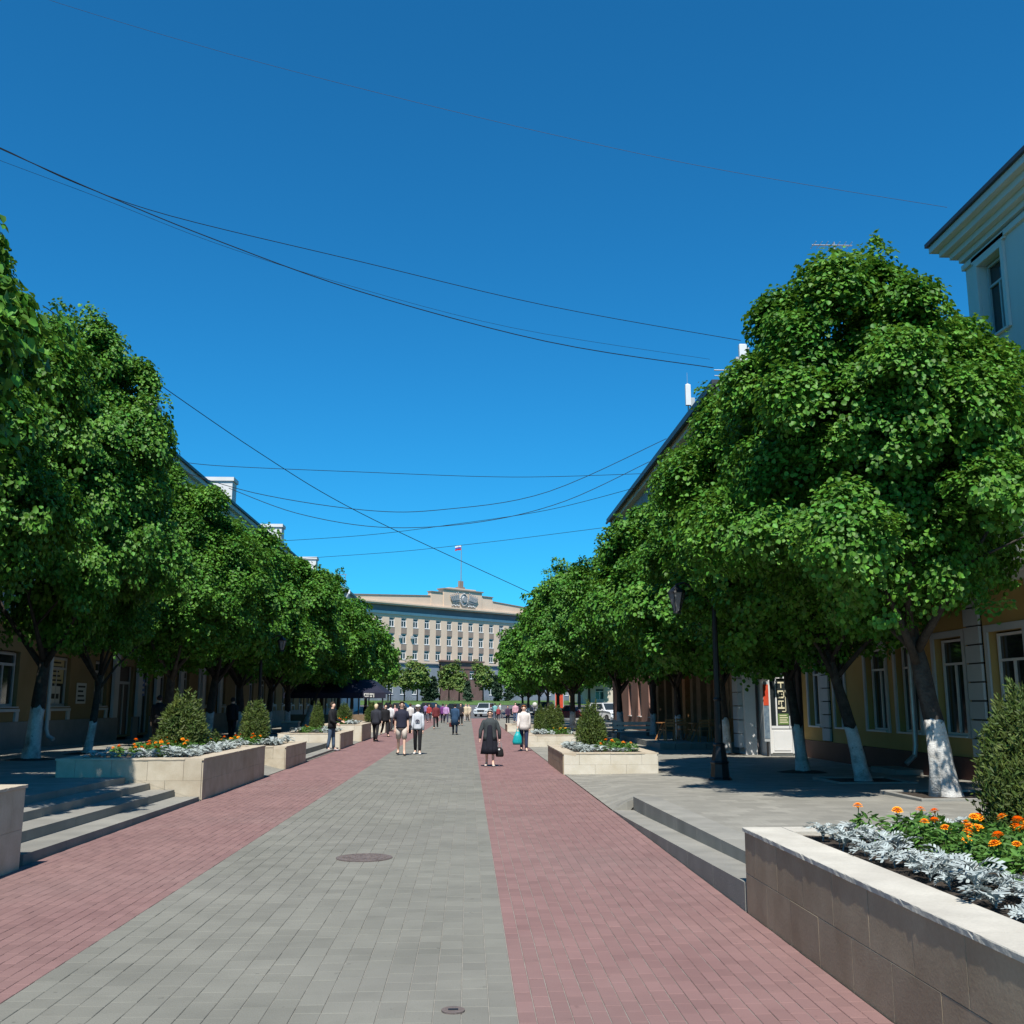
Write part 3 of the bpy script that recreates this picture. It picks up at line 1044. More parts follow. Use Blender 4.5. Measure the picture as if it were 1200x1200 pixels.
jn = thing('juniper', 'low spreading juniper left of the large thuja in the long left planter', 'shrub', (-7.0, 24.4, .70))
jm = herb_mesh(31, .42, .38, 1500, M_THUJA); put('foliage', jm, jn)
b = MB(); b.tube([(0, 0, -.05), (0, 0, .15)], .02, 5); b.build('stem', M_BARK, jn)
sp = thing('juniper', 'thin upright juniper sprig right of the large thuja in the long left planter', 'shrub', (-6.0, 24.9, .70))
o = put('foliage', herb_mesh(32, .2, .5, 420, M_THUJA), sp)
b = MB(); b.tube([(0, 0, -.05), (0, 0, .25)], .012, 5); b.build('stem', M_BARK, sp)


# ------------------------------------------------------------------ street trees
def trunk_parts(root, pts, rad, lime_h, seed, limbs=6, m_lime=M_LIME):
    """bark trunk with limbs, whitewashed foot as its own part; pts are local, base at 0"""
    rng = random.Random(seed)
    P = [Vector(p) for p in pts]

    def at(z):
        for a, b in zip(P, P[1:]):
            if z <= b.z:
                return a.lerp(b, (z - a.z) / (b.z - a.z))
        return P[-1].copy()

    def rad_at(z):
        H = P[-1].z
        return rad * (1.0 - .38 * z / H) * (1 + .38 * math.exp(-z / .14))
    top = P[-1].z
    zs = [-.1, 0, .06, .14, .25, .4, .6, .8, 1.0, 1.25, 1.5, 1.75, 2.0, 2.3, 2.6, 2.9, top]
    zs = sorted(set([z for z in zs if z < top] + [lime_h, top]))
    ph = rng.uniform(0, 6)

    def loft(zlist, grow=1.0):
        b = MB()
        n = 14
        V, F = [], []
        for z in zlist:
            c = at(max(z, 0)); c.z = z
            r = rad_at(max(z, 0)) * grow
            for j in range(n):
                a = 2 * math.pi * j / n
                e = 1 + .09 * math.sin(3 * a + ph + z * .8) + .06 * math.sin(5 * a - ph + z * 2) + rng.uniform(-.06, .06)
                V.append((c.x + r * e * math.cos(a), c.y + r * e * math.sin(a), z + (.05 * math.sin(3 * a + ph) + .035 * math.sin(7 * a - ph) if z == lime_h else 0)))
        for i in range(len(zlist) - 1):
            for j in range(n):
                F.append((i * n + j, i * n + (j + 1) % n, (i + 1) * n + (j + 1) % n, (i + 1) * n + j))
        F.append(tuple((len(zlist) - 1) * n + j for j in range(n)))
        b.add(V, F)
        return b
    zl_ = [z for z in zs if z <= lime_h]
    zu = [z for z in zs if z >= lime_h]
    if lime_h > 0:
        loft(zl_, 1.012).build('whitewashed_foot', m_lime, root, True)
    b = loft(zu)
    tp = P[-1]
    for k in range(limbs):
        a = 2 * math.pi * (k + rng.random() * .6) / limbs
        st_ = at(top * rng.uniform(.78, 1.0))
        L_ = rng.uniform(1.5, 2.6)
        e = st_ + Vector((math.cos(a) * L_ * .75, math.sin(a) * L_ * .75, L_ * rng.uniform(.7, 1.2)))
        mid = st_.lerp(e, .5) + Vector((rng.uniform(-.2, .2), rng.uniform(-.2, .2), -.1))
        b.tube([st_ - Vector((0, 0, .1)), mid, e], [rad * .42, rad * .28, rad * .12], 7, True, None, .08, rng)
        for q in range(2):
            s2 = mid.lerp(e, rng.random() * .8)
            b.tube([s2, s2 + Vector((rng.uniform(-1, 1), rng.uniform(-1, 1), rng.uniform(.3, 1.1)))], [rad * .18, rad * .06], 5)
    b.tube([tp - Vector((0, 0, .1)), tp + Vector((0, .1, 1.6)), tp + Vector((.1, 0, 3.2))], [rad * .5, rad * .35, rad * .12], 7)
    return b.build('trunk', M_BARK, root, True)


CR_R = [crown_mesh('crown', 40 + i, 1.0, 1.0, 1.0, 10, 5, .1, M_LEAF) for i in range(0)]
CROWNS = {}


def crown(kind):
    if kind not in CROWNS:
        if kind == 'near_a':
            CROWNS[kind] = crown_mesh('crown', 51, 3.4, 3.4, 3.25, 2400, 62, .081, M_LEAF, .34, .98, .3, taper=.38)
        elif kind == 'near_b':
            CROWNS[kind] = crown_mesh('crown', 52, 3.4, 3.4, 3.25, 2100, 56, .088, M_LEAF, .36, .98, .3, taper=.36)
        elif kind == 'mid_a':
            CROWNS[kind] = crown_mesh('crown', 53, 3.4, 3.4, 3.25, 1300, 38, .13, M_LEAF, .42, .98, .3, taper=.25)
        elif kind == 'mid_b':
            CROWNS[kind] = crown_mesh('crown', 54, 3.4, 3.4, 3.25, 1300, 38, .13, M_LEAF, .42, .98, .3, taper=.25)
        else:
            CROWNS[kind] = crown_mesh('crown', 55, 3.4, 3.4, 3.25, 900, 28, .20, M_LEAF, .5, .98, .3, taper=.2)
    return CROWNS[kind]


def street_tree(x, y, z, pts, rad, lime, kind, cc, cs, rz, label, seed, group, m_lime=M_LIME, i_soil=True):
    t = thing('linden_tree', label, 'tree', (x, y, z), 0, group)
    trunk_parts(t, pts, rad, lime, seed, m_lime=m_lime)
    o = put('crown', crown(kind), t, cc, rz)
    o.scale = cs
    if i_soil:
        put('soil_ring', SOILRING, t)
    return t


_sr = MB()
_r = random.Random(3)
_ring = [(.62 + _r.uniform(-.06, .06), 2 * math.pi * i / 22) for i in range(22)]
_sr.add([(0, 0, .075)] + [(q * .6 * math.cos(t), q * .6 * math.sin(t), .06 + _r.uniform(-.01, .01)) for q, t in _ring] + [(q * math.cos(t), q * math.sin(t), .024) for q, t in _ring],
        [(0, 1 + i, 1 + (i + 1) % 22) for i in range(22)] + [(1 + i, 23 + i, 23 + (i + 1) % 22, 1 + (i + 1) % 22) for i in range(22)])
SOILRING = _sr.mesh('soil_ring', M_SOIL)
GRT, GLT = 'lindens in the row on the right', 'lindens in the row on the left'
# right row: x, y, lean of the trunk top, radius, whitewash height, crown kind, crown half sizes (xy, z), crown centre height
RT = [
    (8.1, 17.5, (-.42, .15), 0.195, 1.28, 'near_a', 1.06, 1.13, 6.35, 'nearest right linden with thick leaning trunk, white foot and twin stem by the yellow wall'),
    (8.7, 22.9, (-.6, .1), 0.155, 1.2, 'near_b', 1.14, 1.2, 6.4, 'second right linden with dark trunk leaning left in front of the tall shop windows'),
    (8.66, 26.9, (-.35, .0), 0.155, 1.2, 'near_b', 1.2, 1.2, 6.4, 'right linden whose trunk stands in front of the white glazed shop door'),
    (9.1, 36.6, (-.15, .0), 0.17, 1.25, 'mid_a', 1.14, 1.24, 6.6, 'right linden whose whitewashed forked trunk shows behind the black lamp post'),
    (9.1, 44.8, (-.1, .0), 0.18, 1.25, 'mid_b', 1.14, 1.28, 6.8, 'right linden with pale bare trunk in front of the terrace'),
    (9.1, 51, (0, .0), 0.2, 1.25, 'mid_a', 1.04, 1.25, 6.8, 'right linden standing behind the bench with pale slats'),
    (8.4, 57.3, (-.1, 0), 0.2, 1.25, 'mid_b', 1.04, 1.25, 6.8, 'right linden with the widest dark trunk, left of the pale bench'),
    (6.6, 66, (0, .0), 0.2, 1.2, 'mid_a', 1.04, 1.25, 6.8, 'right linden between the two far thujas and the red banner'),
    (7.5, 75.5, (0, .0), 0.18, 1.2, 'far', 1.12, 1.27, 6.9, 'right linden sixth from the far end of its row'),
    (7.4, 86, (0, .0), 0.18, 1.2, 'far', 1.12, 1.27, 6.9, 'right linden fifth from the far end of its row'),
    (7.4, 97, (0, .0), 0.18, 1.2, 'far', 1.12, 1.27, 6.9, 'right linden fourth from the far end of its row'),
    (7.4, 109, (0, .0), 0.18, 1.2, 'far', 1.12, 1.27, 6.9, 'right linden third from the far end of its row'),
    (6.9, 120, (0, .0), 0.18, 1.2, 'far', 1.12, 1.27, 6.9, 'right linden next to last at the far end of its row'),
    (6.9, 133, (0, .0), 0.18, 1.2, 'far', 1.12, 1.27, 6.9, 'last right linden at the far end of its row, against the pale office block'),
]
for i, (x, y, ln, rad, lime, kind, sxy, sz, cz, lab) in enumerate(RT):
    z = zr(x, y) if y < 119 else 0
    pts = [(0, 0, 0), (ln[0] * .3, ln[1] * .3, 1.1), (ln[0], ln[1], 2.9)]
    t = street_tree(x, y, z - .02, pts, rad, lime, kind, (ln[0] * (1.7 if i == 0 else 1.2), ln[1], cz), (sxy, sxy, sz), i * 1.7 + (2.1 if i == 0 else .3), lab, 100 + i, GRT, i_soil=i > 1)
    if i == 0:
        b = MB()
        b.tube([(-.27, -.05, -.05), (-.24, -.06, .5), (-.27, -.03, 1.3)], [.11, .085, .075], 10, True, None, .06, random.Random(2))
        b.build('twin_stem', M_LIME, t, True)
LT = [
    (-9.8, 13.6, (.1, 0), .22, 1.2, 'mid_a', 1.08, 1.25, 6.7, 'left linden standing before the picture edge, known by its shadow on the left square'),
    (-11.2, 20.4, (.2, 0), .22, 1.2, 'near_b', 1.08, 1.32, 7.0, 'tallest left linden, its dark crown cut by the left picture edge'),
    (-11.3, 27.7, (.15, 0), .2, 1.35, 'near_a', 1.12, 1.5, 7.6, 'tall left linden with thin dark trunk and grey-white foot before the dim shop wall'),
    (-11.3, 31.6, (.25, 0), .12, .95, 'mid_b', 0.5, 0.6, 4.8, 'young forked left linden with patchy white foot beside the sunlit strip'),
    (-11, 38.6, (.1, 0), .2, 1.3, 'near_b', 1.12, 1.15, 6.4, 'left linden rising behind the large thuja'),
    (-11, 44.5, (.3, 0), .22, 1.2, 'mid_b', 1.08, 1.14, 6.4, 'left linden with a dark forked trunk between the two big thujas'),
    (-11, 51.2, (-.2, 0), .22, 1.2, 'mid_a', 1.1, 1.14, 6.4, 'left linden behind the egg-shaped thuja'),
    (-11, 58, (.1, 0), .2, 1.2, 'mid_b', 1.1, 1.14, 6.4, 'left linden above the street lantern'),
    (-11, 64, (0, 0), .2, 1.2, 'mid_a', 1.1, 1.2, 6.6, 'left linden just before the leaning white trunk'),
    (-11, 70.6, (1.0, 0), .22, 1.6, 'mid_b', 1.1, 1.2, 6.6, 'left linden with a slanting bright white trunk beside the navy awning'),
    (-11, 78.5, (0, 0), .2, 1.2, 'far', 1.1, 1.2, 6.6, 'left linden over the navy awning'),
    (-10.9, 88, (0, 0), .2, 1.2, 'far', 1.1, 1.2, 6.6, 'left linden third from the far end of its row'),
    (-10.9, 98, (0, 0), .2, 1.2, 'far', 1.12, 1.16, 6.5, 'left linden next to last at the far end of its row'),
    (-10.8, 110, (0, 0), .2, 1.2, 'far', 1.12, 1.16, 6.5, 'last left linden at the far end of its row, beside the pale office block'),
]
for i, (x, y, ln, rad, lime, kind, sxy, sz, cz, lab) in enumerate(LT):
    z = zl(x, y)
    pts = [(0, 0, 0), (ln[0] * .35, ln[1] * .3, 1.1), (ln[0], ln[1], 2.9)]
    if i == 3:
        pts = [(0, 0, 0), (.12, 0, .7), (.25, 0, 2.4)]
    street_tree(x, y, z - .02, pts, rad, lime, kind, (ln[0] * .8, ln[1], cz), (sxy, sxy, sz), i * 2.3 + 1, lab, 200 + i, GLT)

# square kerbed pits round the nearest right trees
for i, (x, y, lab) in enumerate(((8.1, 17.5, 'low kerbed tree pit round the nearest right trunk'), (8.7, 22.9, 'low kerbed tree pit round the second right trunk'))):
    t = thing('tree_pit', lab, 'tree pit', (x, y, zr(x, y)), 0, 'kerbed tree pits')
    for (x0, x1, y0, y1) in ((-.85, .85, -.85, -.77), (-.85, .85, .77, .85), (-.85, -.77, -.765, .765), (.77, .85, -.765, .765)):
        b = MB(); b.bbox(x0, x1, y0, y1, -.05, .055, .01); b.build('kerbstone', M_STEP, t)
    b = MB(); b.box(-.77, .77, -.77, .77, -.04, .02); b.build('soil', M_SOIL, t)


# ------------------------------------------------------------------ buildings
class Fr:
    """facade frame: s along the wall, outward offset o, height z"""

    def __init__(f, o, ang_d, n):
        f.o, f.d, f.n = Vector((*o, 0)), Vector((*ang_d, 0)), Vector((*n, 0))
        f.rz = math.atan2(n[0], -n[1])

    def P(f, s, o, z):
        return f.o + f.d * s + f.n * o + Vector((0, 0, z))

    def box(f, b, s0, s1, o0, o1, z0, z1):
        b.hexa([f.P(s0, o0, z0), f.P(s1, o0, z0), f.P(s1, o1, z0), f.P(s0, o1, z0), f.P(s0, o0, z1), f.P(s1, o0, z1), f.P(s1, o1, z1), f.P(s0, o1, z1)])

    def wall(f, b, s0, s1, z0, z1, ops, depth=.18, o=0.0):
        """wall face with openings and their reveals"""
        S = sorted(set([s0, s1] + [v for q in ops for v in q[:2]]))
        Z = sorted(set([z0, z1] + [v for q in ops for v in q[2:]]))
        for a, c in zip(S, S[1:]):
            for e, h in zip(Z, Z[1:]):
                ms, mz = (a + c) / 2, (e + h) / 2
                if any(q[0] < ms < q[1] and q[2] < mz < q[3] for q in ops):
                    continue
                b.quad(f.P(a, o, e), f.P(c, o, e), f.P(c, o, h), f.P(a, o, h))
        for (a, c, e, h) in ops:
            i = o - depth
            b.quad(f.P(a, o, e), f.P(a, i, e), f.P(a, i, h), f.P(a, o, h))
            b.quad(f.P(c, o, e), f.P(c, i, e), f.P(c, i, h), f.P(c, o, h))
            b.quad(f.P(a, o, h), f.P(c, o, h), f.P(c, i, h), f.P(a, i, h))
            b.quad(f.P(a, o, e), f.P(c, o, e), f.P(c, i, e), f.P(a, i, e))

    def shell(f, b, s0, s1, z0, z1, thick):
        """ends, back and top behind a facade"""
        P = f.P
        b.quad(P(s0, 0, z0), P(s0, -thick, z0), P(s0, -thick, z1), P(s0, 0, z1))
        b.quad(P(s1, 0, z0), P(s1, -thick, z0), P(s1, -thick, z1), P(s1, 0, z1))
        b.quad(P(s0, -thick, z0), P(s1, -thick, z0), P(s1, -thick, z1), P(s0, -thick, z1))
        b.quad(P(s0, 0, z1), P(s1, 0, z1), P(s1, -thick, z1), P(s0, -thick, z1))


WINC = {}


def window(fr, root, s0, s1, z0, z1, depth=.16, m_frame=M_FRAME, transom=.72, mull=1, sill=True, m_sill=None, bar=.055):
    """glass pane as the part, frame bars and sill as its sub-parts"""
    w, h = s1 - s0, z1 - z0
    k = (round(w, 2), round(h, 2), m_frame.name, transom, mull, bar)
    if k not in WINC:
        g = MB(); g.box(-w / 2, w / 2, 0, .02, 0, h)
        f = MB()
        f.box(-w / 2, -w / 2 + bar, -.05, -.002, 0, h); f.box(w / 2 - bar, w / 2, -.05, -.002, 0, h)
        f.box(-w / 2 + bar, w / 2 - bar, -.05, -.002, 0, bar); f.box(-w / 2 + bar, w / 2 - bar, -.05, -.002, h - bar, h)
        if transom:
            f.box(-w / 2 + bar, w / 2 - bar, -.048, -.002, h * transom, h * transom + bar)
        for i in range(mull):
            x = -w / 2 + w * (i + 1) / (mull + 1)
            f.box(x - bar / 2, x + bar / 2, -.046, -.002, bar, h * (transom or 1) - (0 if transom else bar))
        sl = MB(); sl.box(-w / 2 - .06, w / 2 + .06, -depth - .08, -.052, -.045, .0)
        WINC[k] = (g.mesh('window', M_GLASS), f.mesh('window_frame', m_frame), sl.mesh('sill', m_sill or M_FRAME))
    g, f, sl = WINC[k]
    p = fr.P((s0 + s1) / 2, -depth, z0)
    o = put('window', g, root, p, fr.rz)
    put('window_frame', f, o)
    if sill:
        put('sill', sl, o)
    return o


# --- right: ochre ground floor under pale upper storeys
FR = Fr((11.3, 0), (0, 1), (-1, 0))
bl = thing('shop_building', 'pale tall building with ochre ground floor and white cornice on the right', 'building')
wins = [(20.5, 21.95), (23.15, 24.6), (25.6, 26.95), (27.65, 29.05), (30.8, 31.65), (32.95, 34.1)]
wins = [(15.2, 16.6), (17.8, 19.2)] + wins
ops = [(a, c, 1.02, 3.3) for a, c in wins]
b = MB(); FR.wall(b, 12, 34.8, .58, 4.28, ops, .2); FR.shell(b, 12, 34.8, -.1, 4.28, 11)
b.build('ground_floor_wall', M_OCHRE, bl)
b = MB(); FR.box(b, 12, 34.82, -.3, .05, -.1, .575); b.build('plinth', M_PLINTH, bl)
for a, c in wins:
    window(FR, bl, a + .1, c - .1, 1.05, 3.26, .17, M_FRAME, .73, 1)
    for (s0, s1, z0, z1) in ((a - .14, a, 1.0, 3.45), (c, c + .14, 1.0, 3.45), (a, c, 3.3, 3.45)):
        b = MB(); FR.box(b, s0, s1, .004, .05, z0, z1); b.build('window_surround', M_QUOIN, bl)
# rusticated pilasters: blocks with dark open joints
for ps in (22.55, 32.4, 19.85):
    for k in range(9):
        z = .6 + k * .41
        b = MB(); FR.box(b, ps - .34, ps + .34, .003, .09, z + .018, z + .392); b.build('pilaster_block', M_QUOIN, bl)
    b = MB(); FR.box(b, ps - .34, ps + .34, .002, .03, .6, 4.26); b.build('pilaster_core', M_INK, bl)
for (o1, z0, z1) in ((.12, 4.285, 4.42), (.28, 4.425, 4.56), (.42, 4.565, 4.68)):
    b = MB(); FR.box(b, 12, 34.9, -.2, o1, z0, z1); b.build('string_course', M_WHITE, bl)
up = [(c - .5, c + .5, z0, z0 + h) for c in (14.6, 17.55, 20.5) for z0, h in ((5.9, 1.9), (9.55, 1.8))]
b = MB(); FR.wall(b, 12, 21.6, 4.69, 11.72, up, .22); FR.shell(b, 12, 21.6, 4.69, 11.72, 11); b.build('upper_wall', M_PALE, bl)
for (a, c, z0, z1) in up:
    window(FR, bl, a + .03, c - .03, z0 + .03, z1 - .03, .2, M_FRAMEG, .7, 1, True, M_PALE)
    for (s0, s1, q0, q1) in ((a - .2, c + .2, z1 + .12, z1 + .26), (a - .12, a - .002, z0, z1 + .119), (c + .002, c + .12, z0, z1 + .119), (a - .001, c + .001, z1 + .002, z1 + .118)):
        b = MB(); FR.box(b, s0, s1, .003, .07, q0, q1); b.build('window_surround', M_PALE, bl)
for (o1, z0, z1) in ((.07, 11.52, 11.64), (.10, 11.725, 11.86), (.24, 11.865, 12.0), (.40, 12.005, 12.16), (.56, 12.165, 12.32)):
    b = MB(); FR.box(b, 12, 21.58 + o1, -.2, o1, z0, z1); b.build('cornice', M_PALE, bl)
b = MB(); FR.box(b, 11.9, 22.2, -11, .63, 12.325, 12.42)
b.quad(FR.P(12, .6, 12.43), FR.P(22.15, .6, 12.43), FR.P(19, -5, 14.0), FR.P(12, -5, 14.0))
b.quad(FR.P(22.15, .6, 12.43), FR.P(22.15, -11, 12.43), FR.P(19, -5, 14.0), FR.P(19, -5, 14.0)); b.build('roof', M_ROOF, bl)
# lower rear wing behind the crowns
b = MB(); op2 = [(c - .6, c + .6, z0, z0 + 1.9) for c in (23.6, 26.5, 29.2, 31.9) for z0 in (5.6, 8.0)]
FR.wall(b, 21.61, 34.8, 4.69, 10.3, op2, .2); FR.shell(b, 21.61, 34.8, 4.69, 10.3, 10); b.build('rear_wing_wall', M_PALE, bl)
for (a, c, z0, z1) in op2:
    window(FR, bl, a + .03, c - .03, z0 + .03, z1 - .03, .18, M_FRAME, .7, 1, True, M_PALE)
b = MB(); FR.box(b, 21.62, 35.0, -10.2, .35, 10.305, 10.42); b.build('wing_roof', M_ROOF, bl)
b = MB()
b.tube([FR.P(25.75, .14, 4.2), FR.P(25.75, .14, .75), FR.P(25.75, .18, .5), FR.P(25.72, .42, .3)], .065, 10); b.build('downpipe', M_ZINC, bl)
b = MB(); FR.box(b, 25.6, 27.2, .06, .75, -.03, .16); b.build('door_step', M_STEP, bl)
rebase(bl, (11.3, 23, 0))

# glazed shop porch with lettered door, at the end of the ochre front
bp = thing('shop_porch', 'white glazed shop entrance with cream lettering, in a gap beside the ochre front', 'shop entrance')
FP = Fr((10.22, 35.1), (.66, 0), (0, -1))
b = MB(); FP.box(b, 0, 1.25, -1.6, -.09, 0, .1); FP.box(b, 0, 1.25, -1.6, -.0, 2.72, 3.0); FP.box(b, 0, .09, -1.6, -.0, .1, 2.72); FP.box(b, 1.16, 1.25, -1.6, -.0, .1, 2.72); b.build('porch_frame', M_WHITE, bp)
b = MB(); FP.box(b, .1, 1.15, -.07, -.02, .12, .92); d_ = b.build('door_panel', M_WHITE, bp)
b = MB(); FP.box(b, .2, 1.05, -.018, -.002, .2, .84); b.build('panel_inset', M_FRAME, d_)
b = MB(); FP.box(b, .1, 1.15, -.07, -.05, 1.02, 2.6); gl = b.build('door_glass', M_GLASS, bp)
b = MB(); FP.box(b, .1, 1.15, -.06, .0, .925, 1.015); FP.box(b, .1, 1.15, -.06, .0, 2.605, 2.715); FP.box(b, .36, .43, -.049, -.01, 1.02, 2.6); b.build('door_rail', M_FRAME, bp)
b = MB()
for (x0, x1, z0, z1) in ((.52, .84, 2.44, 2.49), (.66, .71, 2.28, 2.44), (.5, .55, 1.94, 2.2), (.55, .8, 2.15, 2.2), (.8, .85, 1.98, 2.15), (.55, .8, 1.94, 1.99), (.6, .74, 2.05, 2.09), (.52, .57, 1.72, 1.86), (.57, .8, 1.82, 1.86),
                         (.66, .7, 1.72, 1.82), (.48, .84, 1.58, 1.64), (.66, .72, 1.64, 1.7), (.88, .91, 1.5, 2.2), (.7, .88, 1.48, 1.51)):
    FP.box(b, x0, x1, -.05, -.03, z0, z1)
b.build('lettering', M_CREAM, gl)
b = MB(); FP.box(b, .47, 1.02, -.05, -.035, 1.06, 1.42); p_ = b.build('poster', M_GREENP, gl)
b = MB()
for k in range(4):
    FP.box(b, .55, .98 - .06 * (k % 2), -.034, -.03, 1.12 + .075 * k, 1.15 + .075 * k)
b.build('lettering', M_CREAM, p_)
b = MB(); FP.box(b, 1.02, 1.05, 0.0, .05, 1.0, 1.35); b.build('door_handle', M_CHROME, bp)
rebase(bp, (10.05, 35.1, 0))

# wall between the porch and the terrace building, its shade put into the mauve
bw = thing('wing_wall', 'wall end in painted mauve-grey shade, white edge, between the shop door and the wooden terrace', 'wall')
b = MB(); b.box(9.75, 11.3, 36.4, 37.0, 0, 4.2); b.build('wall', M_VIOL, bw)
b = MB(); b.box(9.35, 9.745, 36.1, 37.0, 0, 4.2); b.build('pier', M_WHITE, bw)
for k in range(8):
    b = MB(); b.box(9.16, 9.345, 36.3, 36.98, .25 + k * .48, .25 + k * .48 + .45); b.build('quoin_block', M_QUOIN, bw)
b = MB(); b.tube([(10.15, 36.25, 4), (10.15, 36.25, .5), (10.12, 36.0, .3)], .07, 8); b.build('downpipe', M_ZINC, bw)
b = MB(); b.box(11.55, 21, 35.6, 37.85, 0, 7.5); b.build('connecting_wall', M_VIOL, bw)
rebase(bw, (10.3, 36.7, 0))
bw.location.x += .3
pp = thing('poster_column', 'narrow red and blue poster strip left of the white shop door', 'poster', (10.1, 35.0, 0))
b = MB(); b.box(-.1, .1, 0, .06, .5, 2.5); b.build('board', M_FRAMEG, pp)
b = MB(); b.box(-.09, .09, -.012, -.002, 1.7, 2.4); b.build('red_print', M_RED2, pp)
b = MB(); b.box(-.09, .09, -.012, -.002, .6, 1.68); b.build('blue_print', mat('dull_blue_print', (.09, .14, .2), (.2, .26, .3), scale=9), pp)
b = MB(); b.box(-.03, .03, .01, .05, 0, .5); b.build('post', M_IRON, pp)

# --- right: tall grey building with terrace and roof antennas
b2 = thing('terrace_building', 'tall grey building with dark eaves and a pale end wall, seen above the right lindens', 'building')
FT = Fr((11.0, 0), (0, 1), (-1, 0))
M_DGREY = mat('grey_render', (.30, .29, .28), (.36, .35, .34), rough=.9, scale=.8, fine=.08)
M_BEIGE = mat('beige_render', (.62, .55, .46), (.68, .61, .52), rough=.9, scale=.8, fine=.06)
ops = [(y, y + 1.5, z, z + 1.9) for y in range(44, 74, 4) for z in (5.4, 8.5, 11.7)]
b = MB(); FT.wall(b, 42.4, 76, 4.3, 14.9, ops, .2); FT.shell(b, 42.4, 76, 4.3, 14.9, 12); b.build('wall', M_DGREY, b2)
b = MB(); b.box(11.0, 23, 42.3, 42.395, 4.3, 14.9); b.build('end_wall', M_BEIGE, b2)
for (a, c, z0, z1) in ops:
    window(FT, b2, a + .03, c - .03, z0 + .03, z1 - .03, .18, M_FRAME, .7, 1, False)
b = MB(); FT.box(b, 42.25, 76.2, -12, .35, 14.905, 15.25); b.build('cornice', M_BEIGE, b2)
b = MB(); FT.box(b, 42.0, 76.4, -12.2, .62, 15.255, 15.5); FT.box(b, 42.0, 76.4, .56, .68, 15.12, 15.25); b.build('eave', M_ROOF, b2)
b = MB()
for k in range(3):
    b.tube([(11.2 + k * 1.0, 42.4, 15.5), (11.2 + k * 1.0, 42.4, 16.1)], .03, 6)
b.tube([(10.6, 42.4, 16.05), (13.6, 42.4, 16.05)], .03, 6); b.tube([(10.6, 42.4, 15.8), (13.6, 42.4, 15.8)], .02, 6)
b.build('roof_rail', M_ZINC, b2)
# ground floor: pink wall, then timber posts with dark bays
b = MB(); FT.wall(b, 60, 79, 0, 4.29, [(62, 63.2, .9, 3), (66, 67.2, .9, 3), (70, 71.2, .9, 3)], .2); b.build('pink_wall', M_PINK, b2)
for y in (62, 66, 70):
    window(FT, b2, y + .03, y + 1.17, .93, 2.97, .18, M_FRAMEG)
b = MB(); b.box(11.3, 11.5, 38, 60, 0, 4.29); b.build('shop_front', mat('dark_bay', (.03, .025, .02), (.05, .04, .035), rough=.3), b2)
for k, y in enumerate([38.4, 40.2, 42.3, 43.2, 45.3, 46.5, 48.5, 50.2, 52, 54.5, 57, 59.4]):
    b = MB(); FT.box(b, y, y + (.9, .6, .7)[k % 3], -.28, .1, 0, 4.2); b.build('timber_post', M_WOODD if k % 4 else M_WOOD, b2)
b = MB(); b.box(10.8, 11.5, 38, 60, 4.21, 4.3); b.build('fascia', M_WOODD, b2)
b = MB(); b.box(11.05, 20, 37.9, 42.28, 4.31, 8.0); b.build('lower_roof_block', M_DGREY, b2)
rebase(b2, (11, 60, 0))

# roof antennas
an = thing('panel_antenna', 'white panel antenna on a thin mast at the left eave of the grey building', 'antenna', (11.05, 49.8, 15.6), 0, 'phone antennas on the roof')
b = MB(); b.bbox(-.13, .13, -.1, .08, 1.05, 2.15, .03); b.tube([(0, 0, 2.15), (0, 0, 2.2)], .06, 8); b.build('panel', M_FRAME, an)
b = MB(); b.tube([(0.02, .1, -1.0), (.02, .1, 1.9)], .035, 6); b.tube([(0, .05, 2.2), (0, .05, 2.8)], .01, 5); b.bar((0, .0, 1.0), (.28, .1, .4), .04); b.build('mast', M_ZINC, an)
b = MB(); b.bbox(.12, .34, -.05, .12, 1.0, 1.45, .02); b.build('radio_unit', M_FRAMEG, an)
an = thing('panel_antenna', 'tall pale panel antenna standing at the gable corner of the grey building', 'antenna', (12.2, 43.5, 15.6), 0, 'phone antennas on the roof')
b = MB(); b.bbox(-.17, .17, -.1, .1, .85, 2.05, .03); b.build('panel', M_FRAME, an)
b = MB(); b.tube([(.15, .12, 0), (.15, .12, 2.05)], .05, 6); b.build('mast', M_IRON, an)
b = MB(); b.bbox(-.33, -.2, -.05, .1, 1.15, 1.45, .02); b.build('radio_unit', M_FRAMEG, an)
b = MB(); b.ball((.27, 0, 1.85), .06); b.build('insulator', M_FRAMEG, an)
tv = thing('television_antenna', 'thin horizontal television antenna above the nearest right crown', 'antenna', (12.0, 31.3, 10.7))
b = MB(); b.tube([(0, 0, 0), (0, 0, 6.1)], .03, 6); b.build('mast', M_ZINC, tv)
b = MB(); b.tube([(-.75, 0, 6.0), (.6, 0, 6.0)], .022, 6)
for k in range(7):
    b.tube([(-.7 + .2 * k, -.28, 6.0), (-.7 + .2 * k, .28, 6.0)], .012, 5)
b.build('boom', M_ZINC, tv)

# terrace with wooden furniture
b = MB(); b.box(7.4, 11.0, 40.2, 58, 0, .24); tr = struct(b.build('terrace', M_STEP))
for k in range(6):
    b = MB(); b.bbox(7.36 + .6 * k, 7.36 + .6 * k + .58, 40.0, 40.19, -.02, .27, .015); b.build('kerbstone', M_STEP, tr)


